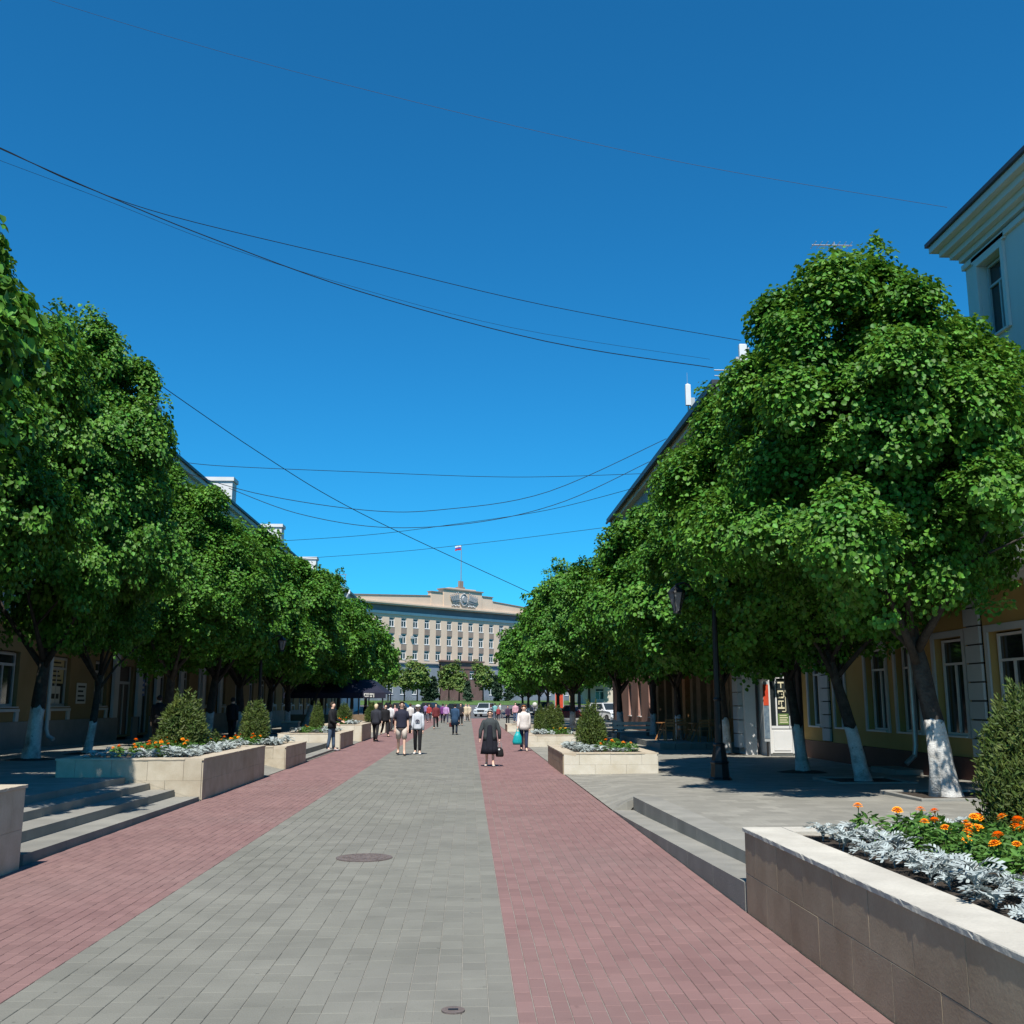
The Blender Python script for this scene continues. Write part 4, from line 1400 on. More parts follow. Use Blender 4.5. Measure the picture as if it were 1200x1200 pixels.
def slat_box(x0, x1, y, z, h, label):
    t = thing('slatted_screen', label, 'screen', ((x0 + x1) / 2, y, z))
    w = x1 - x0
    n = 7
    for i in range(n):
        a = -w / 2 + w * i / n
        c = MB(); c.box(a + .012, a + w / n - .012, -.02, .02, .04, h * .55); c.build('slat', M_WOOD, t)
    c = MB(); c.box(-w / 2, w / 2, .022, .3, h * .56, h); c.build('box_front', M_WOOD, t)
    c = MB(); c.box(-w / 2, w / 2, .024, .05, .02, h * .55); c.build('backing_board', M_WOODD, t)


slat_box(9.72, 10.6, 40.5, .24, .95, 'orange-brown slatted wooden screen at the terrace end beside the white pier')


def cafe_table(x, y, z, label):
    t = thing('cafe_table', label, 'table', (x, y, z), 0, 'wooden terrace tables')
    for i in range(5):
        c = MB(); c.box(-.75, .75, -.36 + .146 * i, -.36 + .146 * i + .136, .7, .735); c.build('plank', M_WOOD, t)
    for sx in (-.6, .6):
        c = MB(); c.bar((sx - .2, -.3, 0), (sx + .12, -.3, .7), .05); c.bar((sx - .2, .3, 0), (sx + .12, .3, .7), .05); c.bar((sx, -.3, .45), (sx, .3, .45), .045); c.build('leg_frame', M_WOOD, t)
    return t


def cafe_chair(x, y, z, rz, label):
    t = thing('cafe_chair', label, 'chair', (x, y, z), rz, 'wooden terrace chairs')
    for i in range(3):
        c = MB(); c.box(-.21, .21, -.2 + .14 * i, -.2 + .14 * i + .125, .43, .455); c.build('seat_slat', M_WOOD, t)
    for sx in (-.19, .19):
        c = MB(); c.box(sx - .02, sx + .02, -.2, -.16, 0, .43); c.build('leg', M_WOOD, t)
        c = MB(); c.box(sx - .02, sx + .02, .19, .23, 0, .9); c.build('leg', M_WOOD, t)
    for k in range(3):
        c = MB(); c.box(-.168, .168, .195, .22, .58 + .11 * k, .66 + .11 * k); c.build('back_slat', M_WOOD, t)


for (px, Y, lab, cl) in ((832, 42.2, 'wooden terrace table with slanted legs left of the orange slatted screen', 'left of the slatted screen'), (792, 43.4, 'wooden terrace table in the shade by the pale tree trunk', 'by the pale trunk'), (868, 43.8, 'wooden terrace table tucked behind the orange slatted screen', 'behind the slatted screen')):
    X = (px - 549) / 1220 * Y
    cafe_table(X, Y, .24, lab)
    for (dx, dy, rz, w) in ((-.4, -.75, R(180), 'near'), (.45, .75, 0, 'far')):
        cafe_chair(X + dx, Y + dy, .24, rz, 'wooden slatted chair on the %s side of the terrace table %s' % (w, cl))

# benches with pale slats
for (x, y, lab) in ((7.75, 49.0, 'park bench with two bright pale slats between the dark right trunks'), (6.9, 54.5, 'park bench with pale slats, half hidden behind the thuja in the cream planter')):
    t = thing('park_bench', lab, 'bench', (x, y, .0), 0, 'park benches on the right side')
    for k in range(3):
        c = MB(); c.bbox(-.9, .9, -.25 + .16 * k, -.25 + .16 * k + .13, .43, .465, .008); c.build('seat_slat', M_WOODW, t)
    for k in range(2):
        c = MB(); c.bar((-.9, .26 + .05 * k, .62 + .2 * k), (.9, .26 + .05 * k, .62 + .2 * k), .035, .14); c.build('back_slat', M_WOODW, t)
    for sx in (-.7, .7):
        c = MB(); c.bar((sx, -.2, 0), (sx, -.2, .43), .05); c.bar((sx, .2, 0), (sx, .34, .9), .05); c.bar((sx, -.22, .41), (sx, .24, .41), .05, .03); c.build('iron_leg', M_IRON, t)

# --- left: long pale building, dim ochre ground floor
FL = Fr((-15.3, 0), (0, 1), (1, 0))
lb = thing('left_building', 'long pale building behind the left lindens with ochre ground floor and white chimneys', 'building')
GZ = .3
doors = [(46.2, 48.0), (49.0, 50.6)]
lw = []
y = 20.4
while y < 118:
    if not any(a - 2.2 < y < c + .4 for a, c in doors):
        lw.append((y, y + 1.9 if y < 42 else y + 1.5))
    y += 4.55 if y < 42 else 4.3
ops = [(a, c, 1.62, 3.5) for a, c in lw] + [(a, c, GZ + .1, 3.4) for a, c in doors]
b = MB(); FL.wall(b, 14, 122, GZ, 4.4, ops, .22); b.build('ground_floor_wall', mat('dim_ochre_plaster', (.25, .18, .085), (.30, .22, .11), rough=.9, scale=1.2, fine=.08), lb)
b = MB()
for (s0, s1) in ((14, 46.1), (48.1, 48.9), (50.7, 122)):
    FL.box(b, s0, s1, -.2, .07, GZ - .4, 1.15)
b.build('plinth', M_GPLINTH, lb)
for a, c in lw:
    window(FL, lb, a + .04, c - .04, 1.66, 3.46, .18, M_FRAMEG, .75, 1, True, M_FRAMEG, .09)
    for (s0, s1, z0, z1) in ((a - .1, a + .16, 1.16, 1.48), (c - .16, c + .1, 1.16, 1.48), (a - .15, c + .15, 1.485, 1.58)):
        b = MB(); FL.box(b, s0, s1, .003, .07, z0, z1); b.build('window_apron', M_QUOIN, lb)
for k, (a, c) in enumerate(doors):
    b = MB(); FL.box(b, a + .05, c - .05, -.2, -.15, GZ + .1, 3.38); d_ = b.build('door', M_GLASS if k else M_IRON, lb)
    b = MB(); FL.box(b, a + .05, a + .14, -.149, -.1, GZ + .1, 3.38); FL.box(b, c - .14, c - .05, -.149, -.1, GZ + .1, 3.38); FL.box(b, (a + c) / 2 - .05, (a + c) / 2 + .05, -.149, -.1, GZ + .1, 2.6); FL.box(b, a + .14, c - .14, -.148, -.1, 2.6, 2.72)
    b.build('door_frame', M_FRAMEG, d_)
for s in (45.3, 48.5, 51.3, 55.5, 60, 64.2):
    b = MB(); FL.box(b, s - .3, s + .3, .072, .2, 1.16, 4.4); b.build('pilaster', M_QUOIN, lb)
ops = [(y, y + 1.3, z, z + 2.0) for y in [20 + 4.3 * i for i in range(23)] for z in (5.8, 9.6)]
b = MB(); FL.wall(b, 14, 122, 4.7, 13.1, ops, .2); FL.shell(b, 14, 122, GZ - .4, 13.1, 12); b.build('upper_wall', M_PALE, lb)
for (a, c, z0, z1) in ops:
    window(FL, lb, a + .03, c - .03, z0 + .03, z1 - .03, .18, M_FRAME, .7, 1, False)
for (o1, z0, z1) in ((.2, 4.405, 4.55), (.32, 4.555, 4.69), (.18, 13.105, 13.3), (.36, 13.305, 13.6), (.6, 13.605, 13.85)):
    b = MB(); FL.box(b, 14, 122.1, -.3, o1, z0, z1); b.build('cornice', M_PALE, lb)
b = MB(); FL.box(b, 13.9, 122.3, -12, .72, 13.855, 14.0)
b.quad(FL.P(14, .7, 14.01), FL.P(122.2, .7, 14.01), FL.P(122.2, -6, 15.6), FL.P(14, -6, 15.6)); b.quad(FL.P(14, -6, 15.6), FL.P(122.2, -6, 15.6), FL.P(122.2, -12, 14.01), FL.P(14, -12, 14.01))
rf = b.build('roof', M_ROOF, lb)
for y in (49.0, 66.5, 84.5, 104):
    b = MB(); b.box(-17.4, -15.6, y, y + 1.2, 14.3, 16.1); b.box(-17.5, -15.5, y - .1, y + 1.3, 16.101, 16.35); b.build('chimney', M_WHITE, rf)
for y in (38.2, 59, 80):
    b = MB(); b.tube([FL.P(y, .45, 13.9), FL.P(y, .18, 13.2), FL.P(y, .18, .85), FL.P(y - .02, .26, .62), FL.P(y - .1, .5, .5)], .07, 8); b.build('downpipe', M_QUOIN, lb)
b = MB(); b.tube([FL.P(52, .1, 14.3), FL.P(58, .1, 14.3)], .02, 5)
rebase(lb, (-15.3, 60, 0))


def notice(s0, s1, z0, z1, m, label, name='notice', off=.02, lines=4, ml=M_INK):
    t = thing(name, label, 'sign')
    b = MB(); FL.box(b, s0, s1, off, off + .015, z0, z1); b.build('board', m, t)
    b = MB()
    h = (z1 - z0) / (lines * 2 + 1)
    for k in range(lines):
        FL.box(b, s0 + (s1 - s0) * .12, s1 - (s1 - s0) * (.12 + .1 * (k % 3)), off + .016, off + .019, z0 + h * (2 * k + 1), z0 + h * (2 * k + 1.8))
    b.build('lettering', ml, t)
    rebase(t, FL.P(s0, off, z0))


notice(41.2, 42.2, 1.75, 2.55, M_PAPER, 'white notice plate with dark lines on the dim ochre wall between two left windows')
notice(39.0, 40.0, 1.7, 2.4, M_PAPER, 'small white notice standing inside the left shop window', off=-.155, lines=1)
notice(38.8, 40.2, 2.5, 3.4, M_PAPERY, 'yellowish poster behind the glass of the left shop window', off=-.155, lines=5)
notice(49.5, 50.1, 2.1, 2.9, M_BLUE, 'blue lettered sign in the left shop doorway behind the dark figure', off=-.1, lines=3, ml=M_PAPER)

# end building with green roof at the far left of the square
eb = thing('green_roof_building', 'green-roofed corner house peeking out above the left crowns beside the office block', 'building')
b = MB(); b.box(-32, -15.5, 128, 150, -.1, 15.4); b.build('wall', M_PALE, eb)
b = MB(); b.box(-32.3, -15.0, 127.6, 150.4, 15.42, 15.65); b.hexa([(-32.3, 127.6, 15.65), (-15.0, 127.6, 15.65), (-15.0, 150.4, 15.65), (-32.3, 150.4, 15.65), (-28, 132, 17.6), (-19, 132, 17.6), (-19, 146, 17.6), (-28, 146, 17.6)]); b.build('roof', M_GREENROOF, eb)
b = MB()
for k in range(5):
    b.tube([(-19 + .8 * k, 130.5, 16.2), (-19 + .8 * k, 130.5, 17.9)], .05, 5)
b.tube([(-19.2, 130.5, 17.8), (-15.6, 130.5, 17.8)], .05, 5); b.build('roof_rail', M_ZINC, eb)
b = MB(); b.tube([(-14.9, 127.5, 15.5), (-14.9, 127.4, 15.1), (-15.4, 127.9, 14.2), (-15.4, 127.9, 0)], .14, 8); b.build('downpipe', M_FRAME, eb)
rebase(eb, (-20, 135, 0))

# --- government office block at the far end
AL = R(43.7)
FG = Fr((-16.3, 218), (math.cos(AL), math.sin(AL)), (math.sin(AL), -math.cos(AL)))
gb = thing('office_block', 'long beige five-storey office block closing the street, flag mast on its pediment', 'building')
SP = 3.3
S0, S1, SC = -18.0, 58.0, 20.0
cols = [k for k in range(-5, 18)]
rows = [(17.5, 19.5), (14.05, 16.2), (10.75, 12.75)]
low = [(6.9, 8.7), (3.35, 5.25)]
ops = [(k * SP - .75, k * SP + .75, a, c) for k in cols for a, c in rows]
b = MB(); FG.wall(b, S0, S1, 10.1, 20.2, ops, .25); FG.shell(b, S0, S1, 1.8, 22.3, 16); b.build('wall', M_STONE, gb)
lo_c = [k for k in cols if not (13.9 < k * SP < 26.1)]
ops = [(k * SP - .75, k * SP + .75, a, c) for k in lo_c for a, c in low]
b = MB(); FG.wall(b, S0, 13.6, 1.8, 9.9, [q for q in ops if q[1] < 13.6], .25); FG.wall(b, 26.4, S1, 1.8, 9.9, [q for q in ops if q[0] > 26.4], .25); b.build('base_wall', M_GRAN, gb)
pc = [k for k in cols if 13.9 < k * SP < 26.1]
b = MB(); FG.wall(b, 13.6, 26.4, 1.8, 10.6, [(k * SP - .75, k * SP + .75, 6.9, 8.7) for k in pc], .25, .5); b.build('entrance_block', M_PORT, gb)
b = MB(); FG.box(b, 13.3, 26.7, -.1, .9, 10.62, 10.95); FG.box(b, 13.5, 26.5, .502, .6, 9.1, 9.3); b.build('entrance_cornice', M_PORT, gb)
b = MB(); FG.box(b, S0, 13.28, -.1, .3, 9.905, 10.095); FG.box(b, 26.72, S1, -.1, .3, 9.905, 10.095); b.build('base_ledge', M_FRIEZE, gb)
for k in cols:
    for a, c in rows:
        window(FG, gb, k * SP - .72, k * SP + .72, a + .03, c - .03, .2, M_FRAME, .66, 1, True, M_FRAME, .16)
    for z0, z1 in ((16.22, 17.4), (12.77, 13.95)):
        b = MB(); FG.box(b, k * SP - .75, k * SP + .75, .003, .05, z0, z1); b.build('spandrel', M_SPAN, gb)
    if 13.9 < k * SP < 26.1:
        o = window(Fr(FG.P(0, .5, 0)[:2], FG.d[:2], FG.n[:2]), gb, k * SP - .72, k * SP + .72, 6.93, 8.67, .2, M_FRAME, .66, 1, True, M_FRAME, .16)
    else:
        for a, c in low:
            window(FG, gb, k * SP - .72, k * SP + .72, a + .03, c - .03, .2, M_FRAME, .66, 1, True, M_FRAME, .16)
b = MB(); FG.box(b, S0, S1, -.1, .25, 20.2, 20.75); b.build('string_course', M_WHITE, gb)
b = MB(); FG.box(b, S0, S1, -.1, .05, 20.755, 22.0); b.build('frieze', M_FRIEZE, gb)  # dark tone stands for the shadow under the cornice overhang
b = MB(); FG.box(b, S0 - .6, S1 + .6, -.3, .95, 22.05, 22.3); FG.box(b, S0 - .6, S1 + .6, -.3, 1.15, 22.31, 22.62); b.build('cornice', M_STONE, gb)
# low-pitched parapet with stepped centre
b = MB()


def pz(s):
    return 25.35 - 2.0 * abs(s - SC) / 34.0


for s0, s1 in ((S0, SC - 9.5), (SC + 9.5, S1)):
    P = FG.P
    b.hexa([P(s0, -.5, 22.63), P(s1, -.5, 22.63), P(s1, .4, 22.63), P(s0, .4, 22.63), P(s0, -.5, pz(s0)), P(s1, -.5, pz(s1)), P(s1, .4, pz(s1)), P(s0, .4, pz(s0))])
b.build('parapet', M_STONE, gb)
b = MB(); FG.box(b, SC - 9.498, SC - 5.9, -.6, .5, 22.63, 25.75); FG.box(b, SC + 5.9, SC + 9.498, -.6, .5, 22.63, 25.75)
FG.box(b, SC - 5.898, SC + 5.898, -1.2, .7, 22.63, 26.55); FG.box(b, SC - 4.1, SC + 4.1, -1.2, .5, 26.8, 27.1); b.build('pediment_block', M_STONE, gb)
b = MB(); FG.box(b, SC - 6.2, SC + 6.2, -1.4, .95, 26.551, 26.8); FG.box(b, SC - 9.7, SC - 6.21, -.7, .7, 25.751, 25.9); FG.box(b, SC + 6.21, SC + 9.7, -.7, .7, 25.751, 25.9)
for s0, s1 in ((S0, SC - 9.71), (SC + 9.71, S1)):
    P = FG.P
    b.hexa([P(s0, -.6, pz(s0) + .002), P(s1, -.6, pz(s1) + .002), P(s1, .55, pz(s1) + .002), P(s0, .55, pz(s0) + .002), P(s0, -.6, pz(s0) + .15), P(s1, -.6, pz(s1) + .15), P(s1, .55, pz(s1) + .15), P(s0, .55, pz(s0) + .15)])
b.build('coping', M_SPAN, gb)
# relief: round centre with wreath, leaning banners and standards on both sides
b = MB()
rng = random.Random(5)
def relief_disc(b, s, z, r, o0, o1, n=18):
    c0 = [FG.P(s + r * math.cos(2 * math.pi * i / n), o0, z + r * 1.15 * math.sin(2 * math.pi * i / n)) for i in range(n)]
    c1 = [FG.P(s + r * .82 * math.cos(2 * math.pi * i / n), o1, z + r * .94 * math.sin(2 * math.pi * i / n)) for i in range(n)]
    b.add(c0 + c1, [(i, (i + 1) % n, n + (i + 1) % n, n + i) for i in range(n)] + [tuple(range(n, 2 * n))])
relief_disc(b, SC, 24.55, 1.15, .7, .95)
relief_disc(b, SC, 24.6, .7, .95, 1.25)
b.ball(FG.P(SC, 1.0, 25.85), (.35, .3, .22), 7, 5)
for i in range(22):
    a = 2 * math.pi * i / 22
    b.ball(FG.P(SC + 1.1 * math.cos(a), .95, 24.5 + 1.3 * math.sin(a)), (.17, .16, .2), 6, 4)
for sd in (-1, 1):
    for k in range(5):
        t0 = FG.P(SC + sd * (1.3 + .35 * k), .8, 23.0)
        t1 = FG.P(SC + sd * (1.75 + .58 * k), .95, 26.0 - .16 * k)
        b.bar(t0, t1, .1, .14)
        u = (t1 - t0).normalized()
        for q, (f0, f1, wd) in enumerate(((.45, .9, .42), (.3, .62, .34))):
            p0, p1 = t0.lerp(t1, f0), t0.lerp(t1, f1)
            side = FG.d * (sd * wd)
            o_ = FG.n * (.22 - .1 * q)
            b.hexa([p0, p0 + side, p0 + side + o_, p0 + o_, p1, p1 + side * .8 - Vector((0, 0, .2)), p1 + side * .8 + o_ - Vector((0, 0, .2)), p1 + o_])
        b.ball(t1, (.13, .13, .24), 5, 4)
    for k in range(5):
        b.ball(FG.P(SC + sd * (1.5 + .5 * k), .85, 23.05 + .12 * (k % 2)), (.24, .22, .2), 6, 4)
b.build('relief_emblem', M_RELIEF, gb)
b = MB(); FG.box(b, SC - .9, SC + .9, -1.0, .3, 27.101, 27.5); FG.box(b, SC - .28, SC + .28, -.5, .1, 27.5, 28.7); FG.box(b, SC - .55, SC - .34, -.5, .1, 27.5, 28.9); FG.box(b, SC + .34, SC + .55, -.5, .1, 27.5, 28.9); b.build('mast_pedestal', M_SPAN, gb)
for k, a in ((0, -1), (2, 1), (1, 0), (-1, 1)):
    b = MB(); FG.box(b, k * SP - 1.5, k * SP - .85, .1, .5, 15.2, 15.8); b.build('air_conditioner', M_FRAMEG, gb)
rebase(gb, (FG.P(SC, 0, 1.9)))
fp = thing('flag', 'small white, blue and red flag on a mast above the office block pediment', 'flag', FG.P(SC, -.1, 28.6))
b = MB(); b.tube([(0, 0, 0), (0, 0, 8.6)], [.13, .07], 7); b.build('flagpole', M_ZINC, fp)
for k, (c, nm) in enumerate(((cloth(.8, .8, .8), 'white_stripe'), (cloth(.05, .1, .45), 'blue_stripe'), (cloth(.55, .03, .03), 'red_stripe'))):
    b = MB()
    n = 6
    V, F = [], []
    for i in range(n + 1):
        for q in (0, 1):
            for yy in (-.02, .02):
                V.append((-.08 - 1.35 * i / n, .14 * math.sin(i * 1.4) + yy, 8.5 - .36 * (k + q) - .25 * (i / n) ** 1.5))
    for i in range(n):
        a = i * 4
        F += [(a, a + 4, a + 6, a + 2), (a + 1, a + 3, a + 7, a + 5)]
    b.add(V, F); b.build(nm, c, fp)

# plain blocks that close the view right and left of the square
for (x0, x1, y0, y1, h, m, lab) in ((19, 75, 172, 190, 13.5, M_BEIGE, 'plain beige block far behind the red banner right of the square'), (-90, -34, 165, 185, 14, M_PALE, 'pale block far behind the left lindens across the square')):
    t = thing('square_building', lab, 'building', ((x0 + x1) / 2, y0, 1.0))
    F2 = Fr((x0, y0), (1, 0), (0, -1))
    wl = [(s, s + 1.5, z, z + 1.9) for s in [2 + 3.4 * i for i in range(int((x1 - x0 - 3) / 3.4))] for z in (2.2, 5.6, 9.0)]
    b = MB(); F2.wall(b, 0, x1 - x0, 0, h, wl, .2); F2.shell(b, 0, x1 - x0, 0, h, y1 - y0); b.build('wall', m, t)
    for q in wl[:30]:
        window(F2, t, q[0] + .02, q[1] - .02, q[2] + .02, q[3] - .02, .18, M_FRAME, .7, 1, False, None, .1)
    b = MB(); F2.box(b, -.4, x1 - x0 + .4, -(y1 - y0) - .4, .5, h + .005, h + .5); b.build('roof', M_ROOF, t)
    rebase(t, ((x0 + x1) / 2, y0, 0))
# lawn, hedge and trees before the office block
def slope(x, y):
    return interp(y, FARP) + .03


grid_sheet('lawn', [-60, -20, 0, 20, 60], [166, 178, 190, 205, 214], slope, M_GRASS)
hd = random.Random(9)
hm = herb_mesh(71, .7, 1.1, 420, M_SPRUCE)
for i in range(14):
    x = -24 + 3.4 * i
    t = tag(put('hedge_bush', hm, None, (x, 180 + hd.uniform(-.4, .4), slope(x, 180)), hd.uniform(0, 6)), '%s dark clipped bush from the left in the low hedge before the office block' % nth(i), 'bush', 'bushes of the low hedge')
    t.scale = (2.6, 1.2, 1.0)
CB = crown_mesh('crown', 61, 1.9, 1.9, 2.6, 120, 16, .34, M_BIRCH, .6, .9, .25, inner=.5, nb=20, bough=.42, boxy=2)
CS = crown_mesh('crown', 62, 2.0, 2.0, 3.6, 260, 22, .36, M_SPRUCE, .6, 1.0, .1, taper=.9, inner=.4, nb=30, boxy=2)
for i, (px, Y, ht, kind, lab) in enumerate((
        (474, 196, 6.2, 0, 'pale green small tree before the office block, far left by the left lindens'), (489, 190, 7.6, 0, 'tallest pale green tree before the grey base left of the entrance'),
        (499, 198, 5.2, 1, 'dark spruce before the office block left of the entrance'), (508, 192, 4.6, 1, 'low dark spruce left of the office entrance tree'), (526, 200, 7.4, 0, 'pale tree with thin top before the brown office entrance'),
        (538, 194, 5.6, 0, 'rounded pale tree right before the brown office entrance'), (548, 188, 3.8, 1, 'small dark spruce before the brown office entrance'), (566, 194, 7.2, 0, 'wide pale tree before the right part of the office entrance'),
        (582, 190, 4.8, 1, 'dark spruce right of the office entrance'), (596, 200, 4.2, 1, 'dark low spruce before the grey base at the right lindens'), (455, 188, 7, 0, 'pale tree mostly hidden by the left lindens'))):
    X = (px - 549) / 1220 * Y
    t = thing('square_spruce' if kind else 'square_birch', lab, 'tree', (X, Y, slope(X, Y)), i, 'small trees before the office block')
    b = MB(); b.tube([(0, 0, -.1), (0, 0, ht * .55)], [.16, .07], 7); b.build('trunk', M_BARK, t)
    o = put('crown', CS if kind else CB, t, (0, 0, ht * (.52 if kind else .62)))
    k = ht / 7.2 if kind else ht / 6.6
    o.scale = (k * 1.05, k * 1.05, k)
# trees closing the view on the right of the square
CF = crown('far')
for i, (x, y, s) in enumerate(((16, 150, 1.2), (24, 158, 1.4), (32, 150, 1.3), (20, 172, 1.4), (-22, 160, 1.1), (-27, 172, 1.3))):
    t = thing('square_tree', ('%s green tree right of the red banner behind the parked cars' if x > 0 else '%s green tree behind the end of the left lindens') % ('first nearer', 'tall second', 'outer third', 'rear fourth', 'nearer', 'farther')[i], 'tree', (x, y, slope(x, y)), i, 'trees on the far square, right' if x > 0 else 'trees on the far square, left')
    b = MB(); b.tube([(0, 0, -.1), (0, 0, 4)], [.25, .15], 7); b.build('trunk', M_BARK, t)
    o = put('crown', CF, t, (0, 0, 5.2 * s)); o.scale = (s, s, s)
M_LANT = mat('lantern_glass', (.16, .17, .18), (.22, .23, .24), rough=.2, spec=.5)


# ------------------------------------------------------------------ street lamps
def lamp(x, y, z, arms, label, h=4.7):
    t = thing('street_lamp', label, 'street lamp', (x, y, z), 0, 'black street lamps')
    b = MB(); b.lathe([(.27, -.02), (.27, .06), (.22, .1), (.2, .38), (.23, .42), (.19, .46), (.13, .78), (.15, .82), (.1, .86)], 8); b.build('base', M_IRON, t)
    b = MB(); b.lathe([(.095, .86), (.08, 1.8), (.1, 1.84), (.075, 1.88), (.055, h), (.08, h + .03), (.03, h + .12), (.02, h + .4)], 10); b.build('post', M_IRON, t)
    for a in arms:
        dx, dy = math.cos(a), math.sin(a)
        b = MB(); b.tube([(0, 0, h - .7), (dx * .35, dy * .35, h - .35), (dx * .7, dy * .7, h - .15), (dx * .88, dy * .88, h - .2), (dx * .88, dy * .88, h - .3)], .026, 6); b.build('arm', M_IRON, t)
        c = (dx * .88, dy * .88, h - .82)
        l = MB(); l.lathe([(.075, 0), (.19, .42)], 6, *c); lg = l.build('lantern', M_LANT, t)
        l = MB()
        for k in range(6):
            an = 2 * math.pi * k / 6
            l.bar((c[0] + .08 * math.cos(an), c[1] + .08 * math.sin(an), c[2]), (c[0] + .2 * math.cos(an), c[1] + .2 * math.sin(an), c[2] + .43), .018)
        l.lathe([(.1, -.05), (.085, .0)], 6, *c); l.lathe([(.215, .42), (.2, .46), (.09, .55), (.02, .62)], 6, *c); l.build('lantern_cage', M_IRON, lg)
    return t


lamp(5.76, 23.9, .03, (math.pi, 0), 'black cast-iron street lamp with flared base under the right lindens')
lamp(-9.15, 46, .18, (0, math.pi), 'street lamp whose pale lantern hangs among the left linden crowns')
t = thing('bollard_lamp', 'short black post lamp with white globe behind the far right thujas', 'lamp', (3.95, 62, .01))
b = MB(); b.lathe([(.07, 0), (.05, .1), (.035, 1.5)], 8); b.build('post', M_IRON, t)
b = MB(); b.ball((0, 0, 1.65), .15, 10, 8); b.build('globe', M_PAPER, t)


# ------------------------------------------------------------------ overhead cables
def cable(pts, Y0, Y1, r, label, m=M_CABLE):
    n = 36
    out = []
    k = len(pts)
    for i in range(n + 1):
        t = i / n * (k - 1)
        j = min(int(t), k - 2)
        f = t - j
        p0, p1, p2, p3 = pts[max(j - 1, 0)], pts[j], pts[j + 1], pts[min(j + 2, k - 1)]
        q = [.5 * ((2 * b_) + (-a + c) * f + (2 * a - 5 * b_ + 4 * c - d) * f * f + (-a + 3 * b_ - 3 * c + d) * f ** 3) for a, b_, c, d in zip(p0, p1, p2, p3)]
        u0, u1 = pts[0][0], pts[-1][0]
        Y = Y0 + (Y1 - Y0) * (q[0] - u0) / (u1 - u0)
        out.append(W(q[0], q[1], Y=Y))
    b = MB(); b.tube(out, r, 5)
    tag(b.build('overhead_cable', m), label, 'cable', 'overhead cables across the street')


cable([(-60, 150), (0, 173), (90, 215), (200, 253), (420, 306), (640, 358), (868, 399)], 31, 43.5, .014, 'upper black cable crossing the sky to the gable panel antenna')
cable([(-60, 146), (0, 174), (120, 227), (250, 280), (420, 341), (640, 400), (836, 431)], 31, 42.4, .019, 'thickest black cable crossing the sky, second from above on the right')
cable([(-60, 165), (0, 188), (120, 233), (250, 284), (400, 332), (600, 384), (832, 421)], 31, 43.0, .007, 'hair-thin cable between the two black ones that cross the sky')
cable([(50, 358), (150, 425), (300, 528), (420, 600), (620, 694)], 40, 60, .019, 'straight black cable slanting down from the left crowns to the right ones')
cable([(205, 540), (260, 546), (420, 553), (600, 559), (755, 555)], 52, 59, .016, 'nearly level cable above the long slack ones')
cable([(190, 545), (300, 578), (430, 598), (520, 597), (640, 577), (781, 514)], 52, 54, .018, 'slack cable sagging between the left eave and the right eave')
cable([(268, 572), (350, 602), (450, 618), (560, 612), (660, 588), (761, 541)], 60, 58, .02, 'lower slack cable sagging beneath the level one')
cable([(328, 634), (430, 627), (520, 616), (640, 598), (743, 572)], 80, 63, .018, 'cable rising to the right just under the slack ones')
cable([(345, 655), (460, 647), (530, 640), (600, 632), (710, 618)], 88, 75, .018, 'lowest cable passing in front of the flag mast')
cable([(-20, -28), (70, 4), (250, 58), (420, 103), (640, 156), (850, 200), (1110, 243)], 30, 24, .0055, 'barely visible thin cable high in the upper sky')
cable([(1068, 549), (1100, 549), (1150, 540), (1200, 524), (1260, 500)], 19, 14.5, .008, 'pale cable drooping in front of the nearest right crown', M_CABLEL)


# ------------------------------------------------------------------ parked cars on the square
PAINT = {}


def paint(c):
    if c not in PAINT:
        m = mat('car_paint_%d' % len(PAINT), c, c, rough=.25, spec=.6, fine=.03)
        m.node_tree.nodes['Principled BSDF'].inputs['Coat Weight'].default_value = .6
        PAINT[c] = m
    return PAINT[c]


